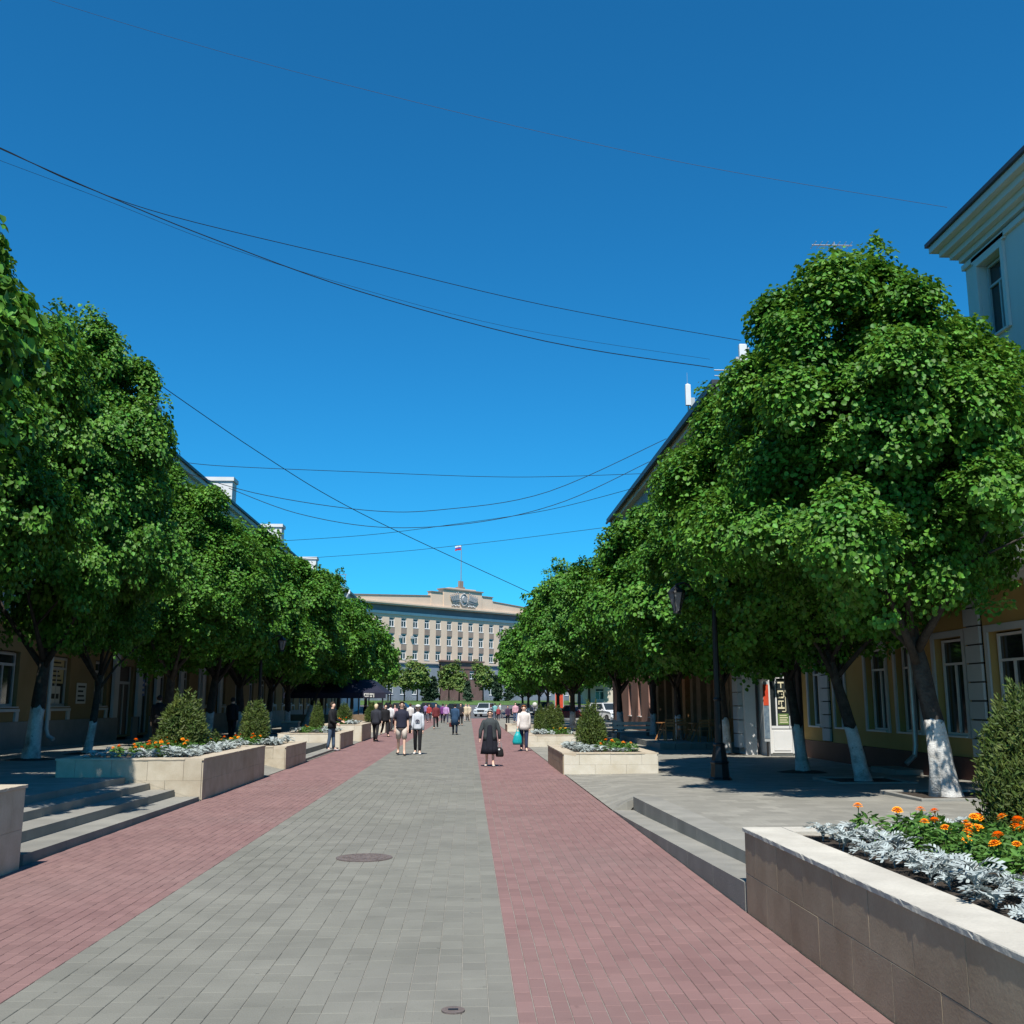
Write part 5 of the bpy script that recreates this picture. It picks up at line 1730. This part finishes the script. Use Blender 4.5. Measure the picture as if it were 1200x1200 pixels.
def car(x, y, rz, col, L_, Wd, H, suv, label):
    """car facing -Y in its own space"""
    t = thing('parked_car', label, 'car', (x, y, interp(y, FARP) + .03), rz, 'cars parked on the square')
    z0, zb = .28, H * .58
    hl = L_ / 2
    # side profile (y, z) of the lower body, front at -y
    prof = [(-hl, .45), (-hl + .04, zb * .82), (-hl + .25, zb * .93), (-hl + 1.15, zb * 1.02), (hl - .75 if not suv else hl - .15, zb * 1.04), (hl - .1, zb * .98), (hl, zb * .75), (hl - .05, .4), (hl - .1, z0), (-hl + .12, z0)]
    b = MB()
    n = len(prof)
    V = []
    for s, k in ((-1, .93), (-1, 1.0), (1, 1.0), (1, .93)):
        for (py, pz_) in prof:
            ins = 1 if abs(k - 1) < .01 else 0
            V.append((s * Wd / 2 * (k if not ins else 1.0), py * (.985 if not ins else 1) if not ins else py * .97, pz_ * (1 if ins == 0 else .97)))
    F = []
    for q in range(3):
        for i in range(n):
            j = (i + 1) % n
            F.append((q * n + i, q * n + j, (q + 1) * n + j, (q + 1) * n + i))
    F += [tuple(range(n)), tuple(reversed(range(3 * n, 4 * n)))]
    b.add(V, F)
    # cabin
    yf, yr = -hl + 1.15, (hl - .2 if suv else hl - .85)
    tf, tr = yf + .75, yr - (.15 if suv else .55)
    w0, w1 = Wd / 2 * .93, Wd / 2 * .74
    z1, z2 = zb * 1.0, H
    b.hexa([(-w0, yf, z1), (w0, yf, z1), (w0, yr, z1), (-w0, yr, z1), (-w1, tf, z2), (w1, tf, z2), (w1, tr, z2), (-w1, tr, z2)])
    for s in (-1, 1):
        b.ball((s * (Wd / 2 + .06), yf + .35, zb * 1.1), (.1, .06, .08), 6, 5)
    b.build('body', paint(col), t)

    def lerp_face(a0, a1, c0, c1, u0, u1, v0, v1, off):
        a0, a1, c0, c1 = map(Vector, (a0, a1, c0, c1))
        P = lambda u, v: a0.lerp(a1, u).lerp(c0.lerp(c1, u), v)
        nrm = (a1 - a0).cross(c0 - a0).normalized() * off
        q = [P(u0, v0), P(u1, v0), P(u1, v1), P(u0, v1)]
        m = MB(); m.hexa([p + nrm for p in q] + [p + nrm * .2 for p in q]); return m
    lerp_face((-w0, yf, z1), (w0, yf, z1), (-w1, tf, z2), (w1, tf, z2), .05, .95, .1, .93, .012).build('windscreen', M_GLASS, t)
    lerp_face((w0, yr, z1), (-w0, yr, z1), (w1, tr, z2), (-w1, tr, z2), .08, .92, .15, .9, .012).build('rear_window', M_GLASS, t)
    for s in (-1, 1):
        A, B_ = ((s * w0, yf, z1), (s * w0, yr, z1)) if s > 0 else ((s * w0, yr, z1), (s * w0, yf, z1))
        C_, D_ = ((s * w1, tf, z2), (s * w1, tr, z2)) if s > 0 else ((s * w1, tr, z2), (s * w1, tf, z2))
        for u0, u1 in ((.08, .48), (.52, .92)):
            lerp_face(A, B_, C_, D_, u0, u1, .12, .88, .012).build('side_window', M_GLASS, t)
    for sy in (-hl + .85, hl - .85):
        for s in (-1, 1):
            c = MB(); c.tube([(s * (Wd / 2 - .2), sy, .33), (s * (Wd / 2 + .01), sy, .33)], .33, 14)
            w = c.build('wheel', M_TYRE, t)
            c = MB(); c.tube([(s * (Wd / 2 + .005), sy, .33), (s * (Wd / 2 + .02), sy, .33)], .2, 10); c.build('rim', M_RIM, w)
    for s in (-1, 1):
        c = MB(); c.ball((s * Wd * .36, -hl + .06, zb * .78), (.2, .07, .1), 8, 6); c.build('headlight', M_CHROME, t)
        c = MB(); c.ball((s * Wd * .38, hl - .02, zb * .82), (.13, .04, .1), 8, 6); c.build('tail_light', M_RED2, t)
    c = MB(); c.box(-Wd * .24, Wd * .24, -hl - .012, -hl + .06, zb * .66, zb * .84); c.build('grille', M_IRON, t)
    c = MB(); c.box(-Wd * .44, Wd * .44, -hl - .05, -hl + .08, .34, .52); c.build('bumper', paint(col), t)
    c = MB(); c.box(-.26, .26, -hl - .062, -hl - .051, .38, .49); c.build('number_plate', M_PAPER, t)
    return t


car(2.0, 128, R(-14), (.55, .6, .64), 4.5, 1.8, 1.62, True, 'silver estate car facing the street in the middle of the parked row')
car(6.9, 131, R(20), (.02, .022, .03), 4.5, 1.8, 1.5, False, 'black car parked just right of the silver estate car')
car(10.1, 134, R(0), (.025, .025, .03), 4.6, 1.85, 1.6, True, 'dark car at the right end of the parked row behind the pink-shirted man')
car(-1.5, 132, R(30), (.02, .02, .024), 4.4, 1.75, 1.45, False, 'black saloon left of the silver estate car')
car(-4.8, 134, R(60), (.03, .035, .055), 4.5, 1.8, 1.5, False, 'dark blue car behind the walking couple, left one')
car(-8.5, 133, R(75), (.05, .05, .06), 4.5, 1.8, 1.5, False, 'dark grey car at the left end of the parked row')
car(10.3, 104, R(90), (.35, .02, .03), 4.0, 1.7, 1.5, False, 'dark red car glimpsed right of the red banner')
car(13.3, 100, R(25), (.75, .76, .77), 4.4, 1.8, 1.75, True, 'white car with sloping windscreen behind the cream planter thuja')

# red banner stand and info board
t = thing('banner_stand', 'tall red-orange banner stand among the right trunks at the edge of the square', 'banner', (12.9, 148, interp(148, FARP)))
b = MB(); b.box(-.55, .55, -.06, .06, .25, 3.2); b.build('banner', M_RED2, t)
b = MB(); b.box(-.62, -.555, -.08, .08, 0, 3.4); b.box(.555, .62, -.08, .08, 0, 3.4); b.box(-.555, .555, -.07, .07, 3.21, 3.38); b.build('frame', M_FRAMEG, t)
t = thing('poster_stand', 'pale poster board on posts just right of the red banner stand', 'sign', (13.9, 140, interp(140, FARP)))
b = MB(); b.box(-.33, .33, -.04, .04, 1.35, 3.4); bo = b.build('board', M_PAPERY, t)
b = MB(); b.box(-.3, .3, -.052, -.042, 2.55, 3.3); b.build('blue_print', M_BLUE, bo)
b = MB(); b.box(-.08, .25, -.066, -.053, 2.8, 3.2); b.box(-.24, .2, -.052, -.042, 1.8, 1.95); b.box(-.24, .1, -.052, -.042, 2.1, 2.25); b.build('lettering', M_PAPER, bo)
b = MB(); b.box(-.33, -.27, .045, .1, 0, 3.4); b.box(.27, .33, .045, .1, 0, 3.4); b.build('post', M_IRON, t)

# navy cafe awning on posts at the left
t = thing('cafe_awning', 'long navy canvas cafe awning on thin posts at the left under the lindens', 'awning', (-9.0, 72, .05))
b = MB(); b.hexa([(-3.4, -1.5, 2.35), (3.4, -1.5, 2.35), (3.4, 6, 2.35), (-3.4, 6, 2.35), (-2.2, .6, 3.3), (2.2, .6, 3.3), (2.2, 4.4, 3.3), (-2.2, 4.4, 3.3)]); b.build('canopy', M_NAVY, t)
b = MB(); b.box(-3.42, 3.42, -1.53, -1.505, 2.02, 2.4); v = b.build('valance', M_NAVY, t)
b = MB()
for (x0, x1, z0, z1) in ((1.95, 2.3, 2.31, 2.36), (1.95, 2.02, 2.2, 2.31), (2.08, 2.3, 2.22, 2.27), (2.0, 2.28, 2.12, 2.17), (2.33, 2.55, 2.25, 2.35), (2.36, 2.5, 2.1, 2.2), (2.58, 2.64, 2.08, 2.34)):
    b.box(x0, x1, -1.542, -1.532, z0, z1)
b.build('lettering', M_PAPER, v)
for x in (-3.2, -1.6, 0, 1.6, 3.2):
    for y in (-1.4, 5.8):
        b = MB(); b.tube([(x, y, 0), (x, y, 2.38)], .045, 6); b.build('post', M_IRON, t)
b = MB(); b.box(-3.3, 3.3, -1.45, -1.38, .15, .95); b.build('railing_panel', M_WOODD, t)
for i in range(3):
    b = MB(); b.box(1.6 + .6 * i, 2.0 + .6 * i, 5.9, 5.95, 1.2, 1.75); b.build('white_panel', M_PAPER, t)
bx = thing('rubbish_box', 'small pale concrete box beside the slanting white trunk', 'box', (-9.6, 57, .1))
b = MB(); b.bbox(-.45, .45, -.3, .3, -.05, .62, .03); b.build('body', M_STEP, bx)
b = MB(); b.bbox(-.48, .48, -.33, .33, .62, .7, .02); b.build('lid', M_CAPB, bx)


# ------------------------------------------------------------------ people
PEND = []


def person(u, v, hgt, face, label, hair, top, bottom, shoes, zg=None, swing=.28, arms=(.1, -.1), elbow=(.25, .25), build=1.0, skirt=None, coat=None, sleeve='long',
           hat=None, shorts=False, detail=False, group=None, glasses=False, legs=None, lean=0.0, Y=None, hairlen=0.0, splay=.12):
    """standing or walking figure seen at pixel foot (u, v); faces -Y turned by face"""
    p = W(u, v, z=zg or 0.005) if Y is None else W(u, 823, Y=Y)
    k = hgt / 1.72
    if Y is not None:
        p.z = zg or .005
    ob = bpy.data.objects.new('person', bpy.data.meshes.new('person'))
    COL.objects.link(ob)
    tag(ob, label, 'person', group)
    # joints (unit height 1.72, facing -Y)
    J = {}
    J['pel'] = Vector((0, 0, .92)); J['bel'] = Vector((0, -.01, 1.07)); J['che'] = Vector((0, -.01 - lean * .3, 1.26)); J['sho'] = Vector((0, -lean * .5, 1.385))
    J['nek'] = Vector((0, -.005 - lean * .6, 1.485)); J['h0'] = Vector((0, -.02 - lean * .7, 1.545)); J['h1'] = Vector((0, -.02 - lean * .75, 1.62)); J['h2'] = Vector((0, -.01 - lean * .8, 1.68))
    for s, sg, sw in (('L', 1, swing), ('R', -1, -swing)):
        J['hip' + s] = Vector((sg * .088 * build ** .5, 0, .88))
        kn = J['hip' + s] + Vector((sg * .005, -math.sin(sw) * .43, -math.cos(sw) * .43))
        b2_ = sw - (.12 if sw > 0 else .35) * abs(swing) / .28
        an = kn + Vector((0, -math.sin(b2_) * .40, -math.cos(b2_) * .40))
        J['kne' + s], J['ank' + s] = kn, an
        J['toe' + s] = an + Vector((sg * .03, -.17, -.045 + (.0 if sw > 0 else -.01)))
        J['hee' + s] = an + Vector((0, .04, -.04))
        sh = J['sho'] + Vector((sg * .16 * build ** .5, .01, -.025))
        aw = arms[0] if sg > 0 else arms[1]
        ev = elbow[0] if sg > 0 else elbow[1]
        el = sh + Vector((sg * splay * .3, -math.sin(aw) * .28, -math.cos(aw) * .28))
        wr = el + Vector((sg * .01 - sg * .25 * max(0, ev - .5) * .5, -math.sin(aw + ev) * .25, -math.cos(aw + ev) * .25))
        d = (wr - el).normalized()
        J['shr' + s], J['elb' + s], J['wri' + s], J['pal' + s] = sh, el, wr, wr + d * .075
    drop = min(J['toeL'].z, J['toeR'].z, J['heeL'].z, J['heeR'].z) - .03
    for q in J.values():
        q.z -= drop
    bm = bmesh.new()
    sk = bm.verts.layers.skin.verify()
    vv = {}

    def V(nm, co, r):
        x = bm.verts.new(co)
        x[sk].radius = r if isinstance(r, tuple) else (r, r)
        vv[nm] = x
        return x

    def E(a, b_):
        bm.edges.new((vv[a], vv[b_]))
    w = build
    V('pel', J['pel'], (.125 * w, .095 * w))[sk].use_root = True
    V('bel', J['bel'], (.115 * w, .09 * w)); V('che', J['che'], (.135 * w, .095 * w)); V('sho', J['sho'], (.08, .062)); V('nek', J['nek'], .052)
    V('h0', J['h0'], (.070, .078)); V('h1', J['h1'], (.087, .100)); V('h2', J['h2'], (.07, .082))
    for a, b_ in (('pel', 'bel'), ('bel', 'che'), ('che', 'sho'), ('sho', 'nek'), ('nek', 'h0'), ('h0', 'h1'), ('h1', 'h2')):
        E(a, b_)
    V('nose', J['h1'] + Vector((0, -.094, -.022)), .013); E('h1', 'nose')
    for s, sg in (('L', 1), ('R', -1)):
        V('hip' + s, J['hip' + s], .082 * w); V('kne' + s, J['kne' + s], .053); V('ank' + s, J['ank' + s], .036); V('toe' + s, J['toe' + s], (.035, .022)); V('hee' + s, J['hee' + s], .028)
        E('pel', 'hip' + s); E('hip' + s, 'kne' + s); E('kne' + s, 'ank' + s); E('ank' + s, 'toe' + s); E('ank' + s, 'hee' + s)
        V('shr' + s, J['shr' + s], .046 * w ** .5); V('elb' + s, J['elb' + s], .04); V('wri' + s, J['wri' + s], .026); V('pal' + s, J['pal' + s], (.034, .016))
        E('sho', 'shr' + s); E('shr' + s, 'elb' + s); E('elb' + s, 'wri' + s); E('wri' + s, 'pal' + s)
        d = (J['pal' + s] - J['wri' + s]).normalized()
        fw = Vector((0, -1, 0)) - d * (-d.y)
        fw.normalize()
        inn = Vector((-sg, 0, 0))
        for i in range(4):
            ln = (.036, .042, .04, .032)[i]
            o_ = fw * (.026 - .0175 * i)
            a0 = J['pal' + s] + o_ + d * .012
            V('f%d' % i + s, a0 + d * ln, .0085); V('g%d' % i + s, a0 + d * (ln * 1.65) + inn * .022, .0075)
            E('pal' + s, 'f%d' % i + s); E('f%d' % i + s, 'g%d' % i + s)
        V('t0' + s, J['wri' + s].lerp(J['pal' + s], .6) + fw * .045 + inn * .01, .0095); V('t1' + s, J['pal' + s] + fw * .058 + inn * .02 + d * .02, .008)
        E('pal' + s, 't0' + s); E('t0' + s, 't1' + s)
    bm.to_mesh(ob.data)
    bm.free()
    m = ob.modifiers.new('skin', 'SKIN'); m.use_smooth_shade = True
    m = ob.modifiers.new('sub', 'SUBSURF'); m.levels = 1; m.render_levels = 1
    PEND.append(ob)
    ob.location = p
    ob.rotation_euler = (0, 0, face)
    ob.scale = (k, k, k)
    # clothes, children of the body
    rg = random.Random(int(u * 7 + v))
    X = (1, 0, 0)

    def torso(zb, zt_name, grow, flare=1.0):
        P_ = J['pel'].z
        pts, rad = [], []
        rows = [(zb, .165 * flare, .125 * flare), (.92, .168, .122), (1.05, .152, .115), (1.2, .165, .12), (1.31, .176, .122), (1.365, .168, .112), (1.41, .132, .098), (1.45, .085, .078), (1.485, .06, .062)]
        rows = [r for i, r in enumerate(rows) if i == 0 or r[0] > zb + .03]
        for z, a, c in rows:
            yy = -lean * max(0, z - .95)
            pts.append(Vector((0, -.005 + yy, z - drop)))
            rad.append((a * w ** .9 + grow, c * w + grow))
        return pts, rad

    def limb(b, names, rads, n=9):
        b.tube([J[n_] for n_ in names], rads, n)
    if coat or top:
        g = MB()
        zb = {'knee': .52, 'hip': .78, None: .86}[coat]
        pts, rad = torso(zb, '', .012 if coat else .004, 1.16 if coat == 'knee' else (1.1 if coat else 1.0))
        g.tube(pts, rad, 16, True, X, .02, rg)
        gr = .016 if coat else .008
        for s in 'LR':
            if sleeve == 'long':
                q0 = J['shr' + s].lerp(J['sho'], .5) + Vector((0, 0, .01)); g.tube([q0, J['shr' + s] + Vector((0, 0, .008)), J['shr' + s].lerp(J['elb' + s], .25), J['elb' + s], J['wri' + s]], [.04 + gr, .056 * w ** .5 + gr, .06 * w ** .5 + gr, .047 + gr, .034 + gr], 10)
            else:
                mid = J['shr' + s].lerp(J['elb' + s], .75)
                q0 = J['shr' + s].lerp(J['sho'], .5) + Vector((0, 0, .01)); g.tube([q0, J['shr' + s] + Vector((0, 0, .008)), J['shr' + s].lerp(J['elb' + s], .25), mid], [.04 + gr, .056 * w ** .5 + gr, .06 * w ** .5 + gr, .056 + gr], 10)
        g.build('coat' if coat == 'knee' else ('jacket' if coat else 'shirt'), cloth(*top), ob, True)
    if skirt:
        g = MB()
        z1 = J['pel'].z
        g.tube([(0, 0, .98 - drop), (0, 0, .8 - drop), (0, -.01, .55 - drop), (0, -.01, skirt - drop)], [(.155 * w, .12 * w), (.18 * w, .14 * w), (.215 * w, .165 * w), (.235 * w, .18 * w)], 18, True, X, .03, rg)
        g.build('skirt', cloth(*bottom), ob, True)
    elif bottom:
        g = MB()
        g.tube([J['pel'] + Vector((0, 0, .07)), J['pel'], J['pel'] - Vector((0, 0, .09))], [(.155 * w, .115 * w), (.165 * w, .122 * w), (.13 * w, .11 * w)], 14, True, X)
        for s in 'LR':
            if shorts:
                e = J['hip' + s].lerp(J['kne' + s], .85)
                g.tube([J['hip' + s] + Vector((0, 0, .05)), e], [.09 * w, .085], 10)
            else:
                g.tube([J['hip' + s] + Vector((0, 0, .05)), J['hip' + s].lerp(J['kne' + s], .5), J['kne' + s], J['ank' + s].lerp(J['kne' + s], .45), J['ank' + s]], [.09 * w, .08 * w ** .5, .066, .06, .054 if not legs else .043], 10, True, None, .03, rg)
        g.build('shorts' if shorts else 'trousers', cloth(*bottom), ob, True)
    for s in 'LR':
        g = MB()
        a, t_ = J['ank' + s], J['toe' + s]
        g.tube([J['hee' + s] + Vector((0, .02, -.005)), J['hee' + s].lerp(t_, .35) + Vector((0, 0, .012)), t_ + Vector((0, .03, 0)), t_ + Vector((0, -.025, -.006))], [(.036, .03), (.045, .042), (.047, .03), (.03, .018)], 8)
        g.build('shoe', cloth(*shoes), ob, True)
    # hair or hat
    hc = J['h1']
    if hat:
        g = MB(); g.ball(hc + Vector((0, .014, .062)), (.098, .108, .064), 12, 8); g.box(-.065, .065, hc.y - .16, hc.y - .07, hc.z + .045, hc.z + .056); g.build('cap', cloth(*hat), ob, True)
    g = MB()
    V0 = []
    nn, mm = 14, 8
    for i in range(mm + 1):
        a = math.pi * .62 * i / mm
        for j in range(nn):
            c = 2 * math.pi * j / nn
            back = max(0, math.sin(c))
            r = 1 + rg.uniform(-.03, .03)
            aa = a * (1 + .25 * back) if i else 0
            if math.sin(c) < -.25:
                aa = a * (.40 + .12 * (1 + math.sin(c)))
            V0.append((hc.x + .097 * r * math.sin(aa) * math.cos(c), hc.y + .012 + .112 * r * math.sin(aa) * math.sin(c), hc.z + .012 + .106 * r * math.cos(aa) - (hairlen * max(0, math.sin(c) - .1) * (i / mm) ** 2)))
    F0 = [(i * nn + j, (i + 1) * nn + j, (i + 1) * nn + (j + 1) % nn, i * nn + (j + 1) % nn) for i in range(mm) for j in range(nn)]
    if not hat or hairlen:
        g.add(V0, F0)
        g.build('hair', cloth(*hair), ob, True)
    if detail:
        fy = hc.y - .092
        for s in (-1, 1):
            g = MB(); g.ball((s * .03, fy + .004, hc.z + .003), (.011, .007, .007), 6, 4); g.build('eye', M_INK, ob)
            g = MB(); g.ball((s * .078, hc.y + .005, hc.z - .01), (.012, .02, .03), 6, 5); g.build('ear', M_SKIN, ob)
        g = MB(); g.ball((0, fy + .012, hc.z - .058), (.022, .006, .006), 6, 4); g.build('mouth', cloth(.3, .09, .08), ob)
    if glasses:
        g = MB()
        for s in (-1, 1):
            g.ball((s * .032, hc.y - .098, hc.z + .003), (.021, .008, .014), 8, 5)
        g.box(-.08, .08, hc.y - .098, hc.y - .092, hc.z + .008, hc.z + .014); g.build('glasses', M_INK, ob)

    def to_world(q):
        return Matrix.LocRotScale(p, Matrix.Rotation(face, 3, 'Z').to_quaternion(), Vector((k, k, k))) @ Vector(q)
    return ob, J, to_world, k


WALKG = 'people walking near the square'
o1, J1, T1, k1 = person(574, 898, 1.55, R(-4), 'elderly woman in dark quilted jacket over a long navy dress, holding a black handbag', (.35, .33, .3), (.05, .06, .064), (.012, .013, .022), (.55, .5, .45),
                        swing=.1, arms=(.03, .05), elbow=(.12, .3), build=1.27, skirt=.36, coat='hip', detail=True, glasses=True, splay=.4)
# dress front shows through the open jacket; lapels
g = MB(); g.tube([(0, -.195, .42), (0, -.185, .6), (0, -.18, .8), (0, -.175, 1.0), (0, -.16, 1.2), (0, -.12, 1.36), (0, -.06, 1.47)], [(.12, .03), (.12, .03), (.11, .035), (.095, .035), (.08, .035), (.062, .03), (.045, .02)], 10, True, (1, 0, 0)); g.build('dress_front', cloth(.012, .013, .022), o1, True)
h = T1(J1['palL']); bg = thing('handbag', 'black handbag with white disc held by the elderly woman in the navy dress', 'bag', h)
bg.scale = (.8, .8, .78)
b = MB(); b.tube([(0, 0, -.22), (0, 0, -.3), (0, 0, -.5), (.0, 0, -.56)], [(.05, .03), (.12, .06), (.15, .075), (.12, .06)], 12, True, (1, 0, 0)); b.build('body', cloth(.012, .012, .013), bg, True)
b = MB(); b.tube([(-.08, 0, -.26), (-.05, 0, -.08), (0, 0, .01), (.05, 0, -.08), (.08, 0, -.26)], .012, 6); b.build('handle', cloth(.3, .3, .3), bg)
b = MB(); b.ball((-.02, -.07, -.3), (.035, .012, .035), 8, 6); b.build('clasp', M_FRAME, bg)

o2, J2, T2, k2 = person(470, 885, 1.80, R(3), 'man in navy t-shirt and white shorts walking towards the viewer beside a woman in white', (.07, .045, .03), (.022, .024, .045), (.62, .55, .48), (.03, .03, .03),
                        swing=.2, arms=(.05, -.1), elbow=(.25, .15), build=1.12, sleeve='short', shorts=True, detail=True, glasses=True)
o3, J3, T3, k3 = person(489, 884, 1.68, R(-3), 'young woman in white printed sweatshirt, black leggings and white cap walking towards the viewer', (.22, .14, .08), (.62, .65, .70), (.012, .012, .015), (.7, .7, .7),
                        swing=.14, arms=(.0, .1), elbow=(.2, .25), build=.92, hat=(.7, .68, .66), legs=True, detail=True, hairlen=.12)
g = MB()
for i in range(14):
    a, c = 2 * math.pi * i / 14, 2 * math.pi * (i + 1) / 14
    g.bar((.07 * math.cos(a), -.135, 1.17 + .055 * math.sin(a)), (.07 * math.cos(c), -.135, 1.17 + .055 * math.sin(c)), .016, .016)
g.box(-.03, .03, -.142, -.126, 1.15, 1.19); g.build('print', cloth(.08, .07, .1), o3)
h = T3(J3['shrR']); sb = thing('shoulder_bag', 'dark shoulder bag hanging at the side of the woman in the white sweatshirt', 'bag', h)
b = MB(); b.bbox(-.17, -.05, -.13, .13, -.62, -.34, .03); b.build('body', cloth(.02, .022, .03), sb)
b = MB(); b.tube([(-.1, -.1, -.36), (-.06, -.05, -.02), (-.02, 0, .05), (-.06, .05, -.02), (-.1, .1, -.36)], .012, 5); b.build('strap', cloth(.02, .022, .03), sb)

o4, J4, T4, k4 = person(614, 880, 1.66, R(-6), 'red-haired woman in white blouse and jeans on the right paving carrying a teal bag', (.35, .12, .04), (.72, .66, .62), (.03, .04, .09), (.5, .4, .33),
                        swing=.14, arms=(.0, .25), elbow=(.15, .5), build=1.22, coat='hip', detail=True, hairlen=.08)
h = T4(J4['palR']); tb = thing('shopping_bag', 'teal carrier bag hanging from the hand of the woman in the white blouse', 'bag', h)
b = MB(); b.tube([(0, 0, -.12), (0, 0, -.3), (-.02, 0, -.5), (-.02, 0, -.6)], [(.05, .03), (.14, .07), (.19, .1), (.16, .08)], 12, True, (1, 0, 0), .06, random.Random(1)); b.build('body', cloth(.01, .36, .38, .4), tb, True)
b = MB(); b.tube([(-.07, 0, -.16), (-.02, 0, .0), (.02, 0, 0), (.07, 0, -.16)], .014, 6); b.build('handle', cloth(.01, .36, .38, .4), tb)

person(440, 869, 1.70, R(170), 'blonde person in dark suit walking away along the left planters', (.70, .55, .36), (.03, .033, .045), (.015, .015, .018), (.02, .02, .02), swing=.2, coat='hip', build=1.1, hairlen=.07, detail=False)
person(388, 880, 1.76, R(75), 'young man in black jacket and jeans standing on the low left step', (.05, .035, .025), (.012, .013, .016), (.07, .11, .17), (.4, .4, .42), swing=.08, coat='hip', build=1.05, arms=(.3, .2), elbow=(1.0, .8), detail=True, zg=.02)
o7, J7, T7, k7 = person(533, 861, 1.70, R(176), 'woman in long blue coat walking away up the middle of the street', (.02, .018, .016), (.03, .075, .15), (.02, .03, .05), (.03, .03, .03), swing=.12, coat='knee', build=1.2, arms=(.25, -.1), elbow=(.2, .2))
h = T7(J7['palL']); bg = thing('handbag', 'small dark red bag in the hand of the woman in the blue coat', 'bag', h)
b = MB(); b.bbox(-.12, .12, -.05, .05, -.38, -.14, .03); b.build('body', cloth(.12, .02, .02), bg); b = MB(); b.tube([(-.08, 0, -.16), (0, 0, .01), (.08, 0, -.16)], .012, 5); b.build('handle', cloth(.12, .02, .02), bg)
rest = [
    (511, None, 72, 1.72, 0, 'person in maroon jacket and dark trousers walking towards the viewer beyond the couple', (.05, .03, .02), (.16, .03, .035), (.03, .03, .035), {'coat': 'hip'}),
    (523, None, 88, 1.66, 10, 'woman in lilac top walking left of the blue-coated woman', (.1, .05, .03), (.5, .3, .55), (.05, .05, .09), {}),
    (519, None, 93, 1.68, 180, 'person in violet jacket beside the woman in the lilac top', (.03, .02, .02), (.16, .04, .2), (.04, .04, .06), {'coat': 'hip'}),
    (540, None, 82, 1.70, 0, 'dark-dressed person half hidden behind the blue-coated woman', (.1, .06, .04), (.03, .03, .035), (.03, .03, .035), {'coat': 'hip'}),
    (546, None, 100, 1.66, 5, 'woman in beige coat near the silver car, left of the pair', (.4, .3, .2), (.62, .52, .36), (.5, .45, .4), {'coat': 'knee'}),
    (549.5, None, 101, 1.62, -10, 'woman in cream coat near the silver car, right of the pair', (.3, .2, .12), (.66, .57, .42), (.4, .36, .3), {'coat': 'knee'}),
    (584, None, 103, 1.35, 0, 'child in dark red jacket near the silver car', (.06, .04, .03), (.3, .05, .06), (.05, .05, .07), {'coat': 'hip'}),
    (580, None, 108, 1.72, 180, 'person in teal and white top walking towards the silver car', (.05, .04, .03), (.2, .45, .46), (.08, .1, .14), {}),
    (595, None, 84, 1.52, 5, 'short person in dark purple jacket and trousers right of the elderly woman', (.05, .03, .02), (.06, .03, .07), (.02, .02, .025), {'coat': 'hip'}),
    (604, None, 92, 1.76, -5, 'man in pink shirt and blue jeans beyond the right paving', (.05, .04, .03), (.62, .36, .42), (.12, .18, .32), {}),
    (608, None, 97, 1.66, 175, 'dark-clothed person behind the man in the pink shirt', (.03, .02, .02), (.03, .02, .03), (.03, .03, .04), {}),
    (452, None, 56, 1.70, 20, 'person in black standing right of the blonde walker with a white shirt front', (.03, .02, .02), (.013, .013, .016), (.014, .014, .016), {'coat': 'hip'}),
    (458, None, 66, 1.66, 180, 'person in white shirt and dark trousers behind the group in black', (.06, .04, .03), (.68, .68, .7), (.03, .03, .04), {}),
    (463, None, 76, 1.64, 0, 'person in pale pink top left of the man in navy', (.12, .07, .04), (.6, .36, .38), (.25, .04, .06), {}),
    (481, None, 72, 1.70, 180, 'person in white top seen between the walking couple', (.08, .05, .03), (.66, .64, .62), (.05, .06, .1), {}),
    (503, None, 95, 1.62, 0, 'person in bright red jacket seen right of the woman in white', (.05, .03, .02), (.4, .05, .05), (.1, .1, .13), {}),
    (499, None, 105, 1.68, 180, 'distant person in violet-blue top behind the woman in white', (.05, .03, .02), (.25, .2, .4), (.05, .05, .08), {}),
    (586, None, 118, 1.70, 90, 'distant person in pale shirt beside the silver car', (.05, .03, .02), (.55, .6, .6), (.1, .1, .12), {}),
    (445, None, 84, 1.70, 30, 'distant person in dark clothes under the far left crowns', (.04, .03, .02), (.02, .02, .025), (.02, .02, .025), {}),
    (428, None, 78, 1.68, 100, 'person in dark clothes by the end of the navy awning', (.04, .03, .02), (.05, .03, .05), (.02, .02, .025), {}),
]
for (u, v, Y, h_, f, lab, hr, tp, bt, kw) in rest:
    pr = random.Random(int(u * 13 + Y))
    person(u, 0, h_, R(f), lab, hr, tp, bt, (.03, .03, .03), Y=Y, swing=pr.choice((.08, .2, .3, .36)) * pr.choice((1, -1)), arms=(pr.uniform(-.3, .4), pr.uniform(-.3, .4)), elbow=(pr.uniform(.1, 1.0), pr.uniform(.1, .8)), build=pr.uniform(.95, 1.25), **kw)
person(187, 0, 1.78, R(200), 'dark figure in black walking past the shaded left shop doors', (.03, .02, .02), (.012, .012, .014), (.012, .012, .014), (.02, .02, .02), Y=37.5, zg=.24, coat='hip', build=1.2, swing=.2)
person(273, 0, 1.78, R(170), 'dark figure standing in shade between the two big left thujas', (.03, .02, .02), (.013, .013, .016), (.013, .013, .016), (.02, .02, .02), Y=44, zg=.19, coat='hip', build=1.1, swing=.12)

bpy.context.view_layer.update()
dg = bpy.context.evaluated_depsgraph_get()
new = [(o, bpy.data.meshes.new_from_object(o.evaluated_get(dg), depsgraph=dg)) for o in PEND]
for o, me in new:
    o.modifiers.clear()
    me.materials.clear()
    me.materials.append(M_SKIN)
    o.data = me
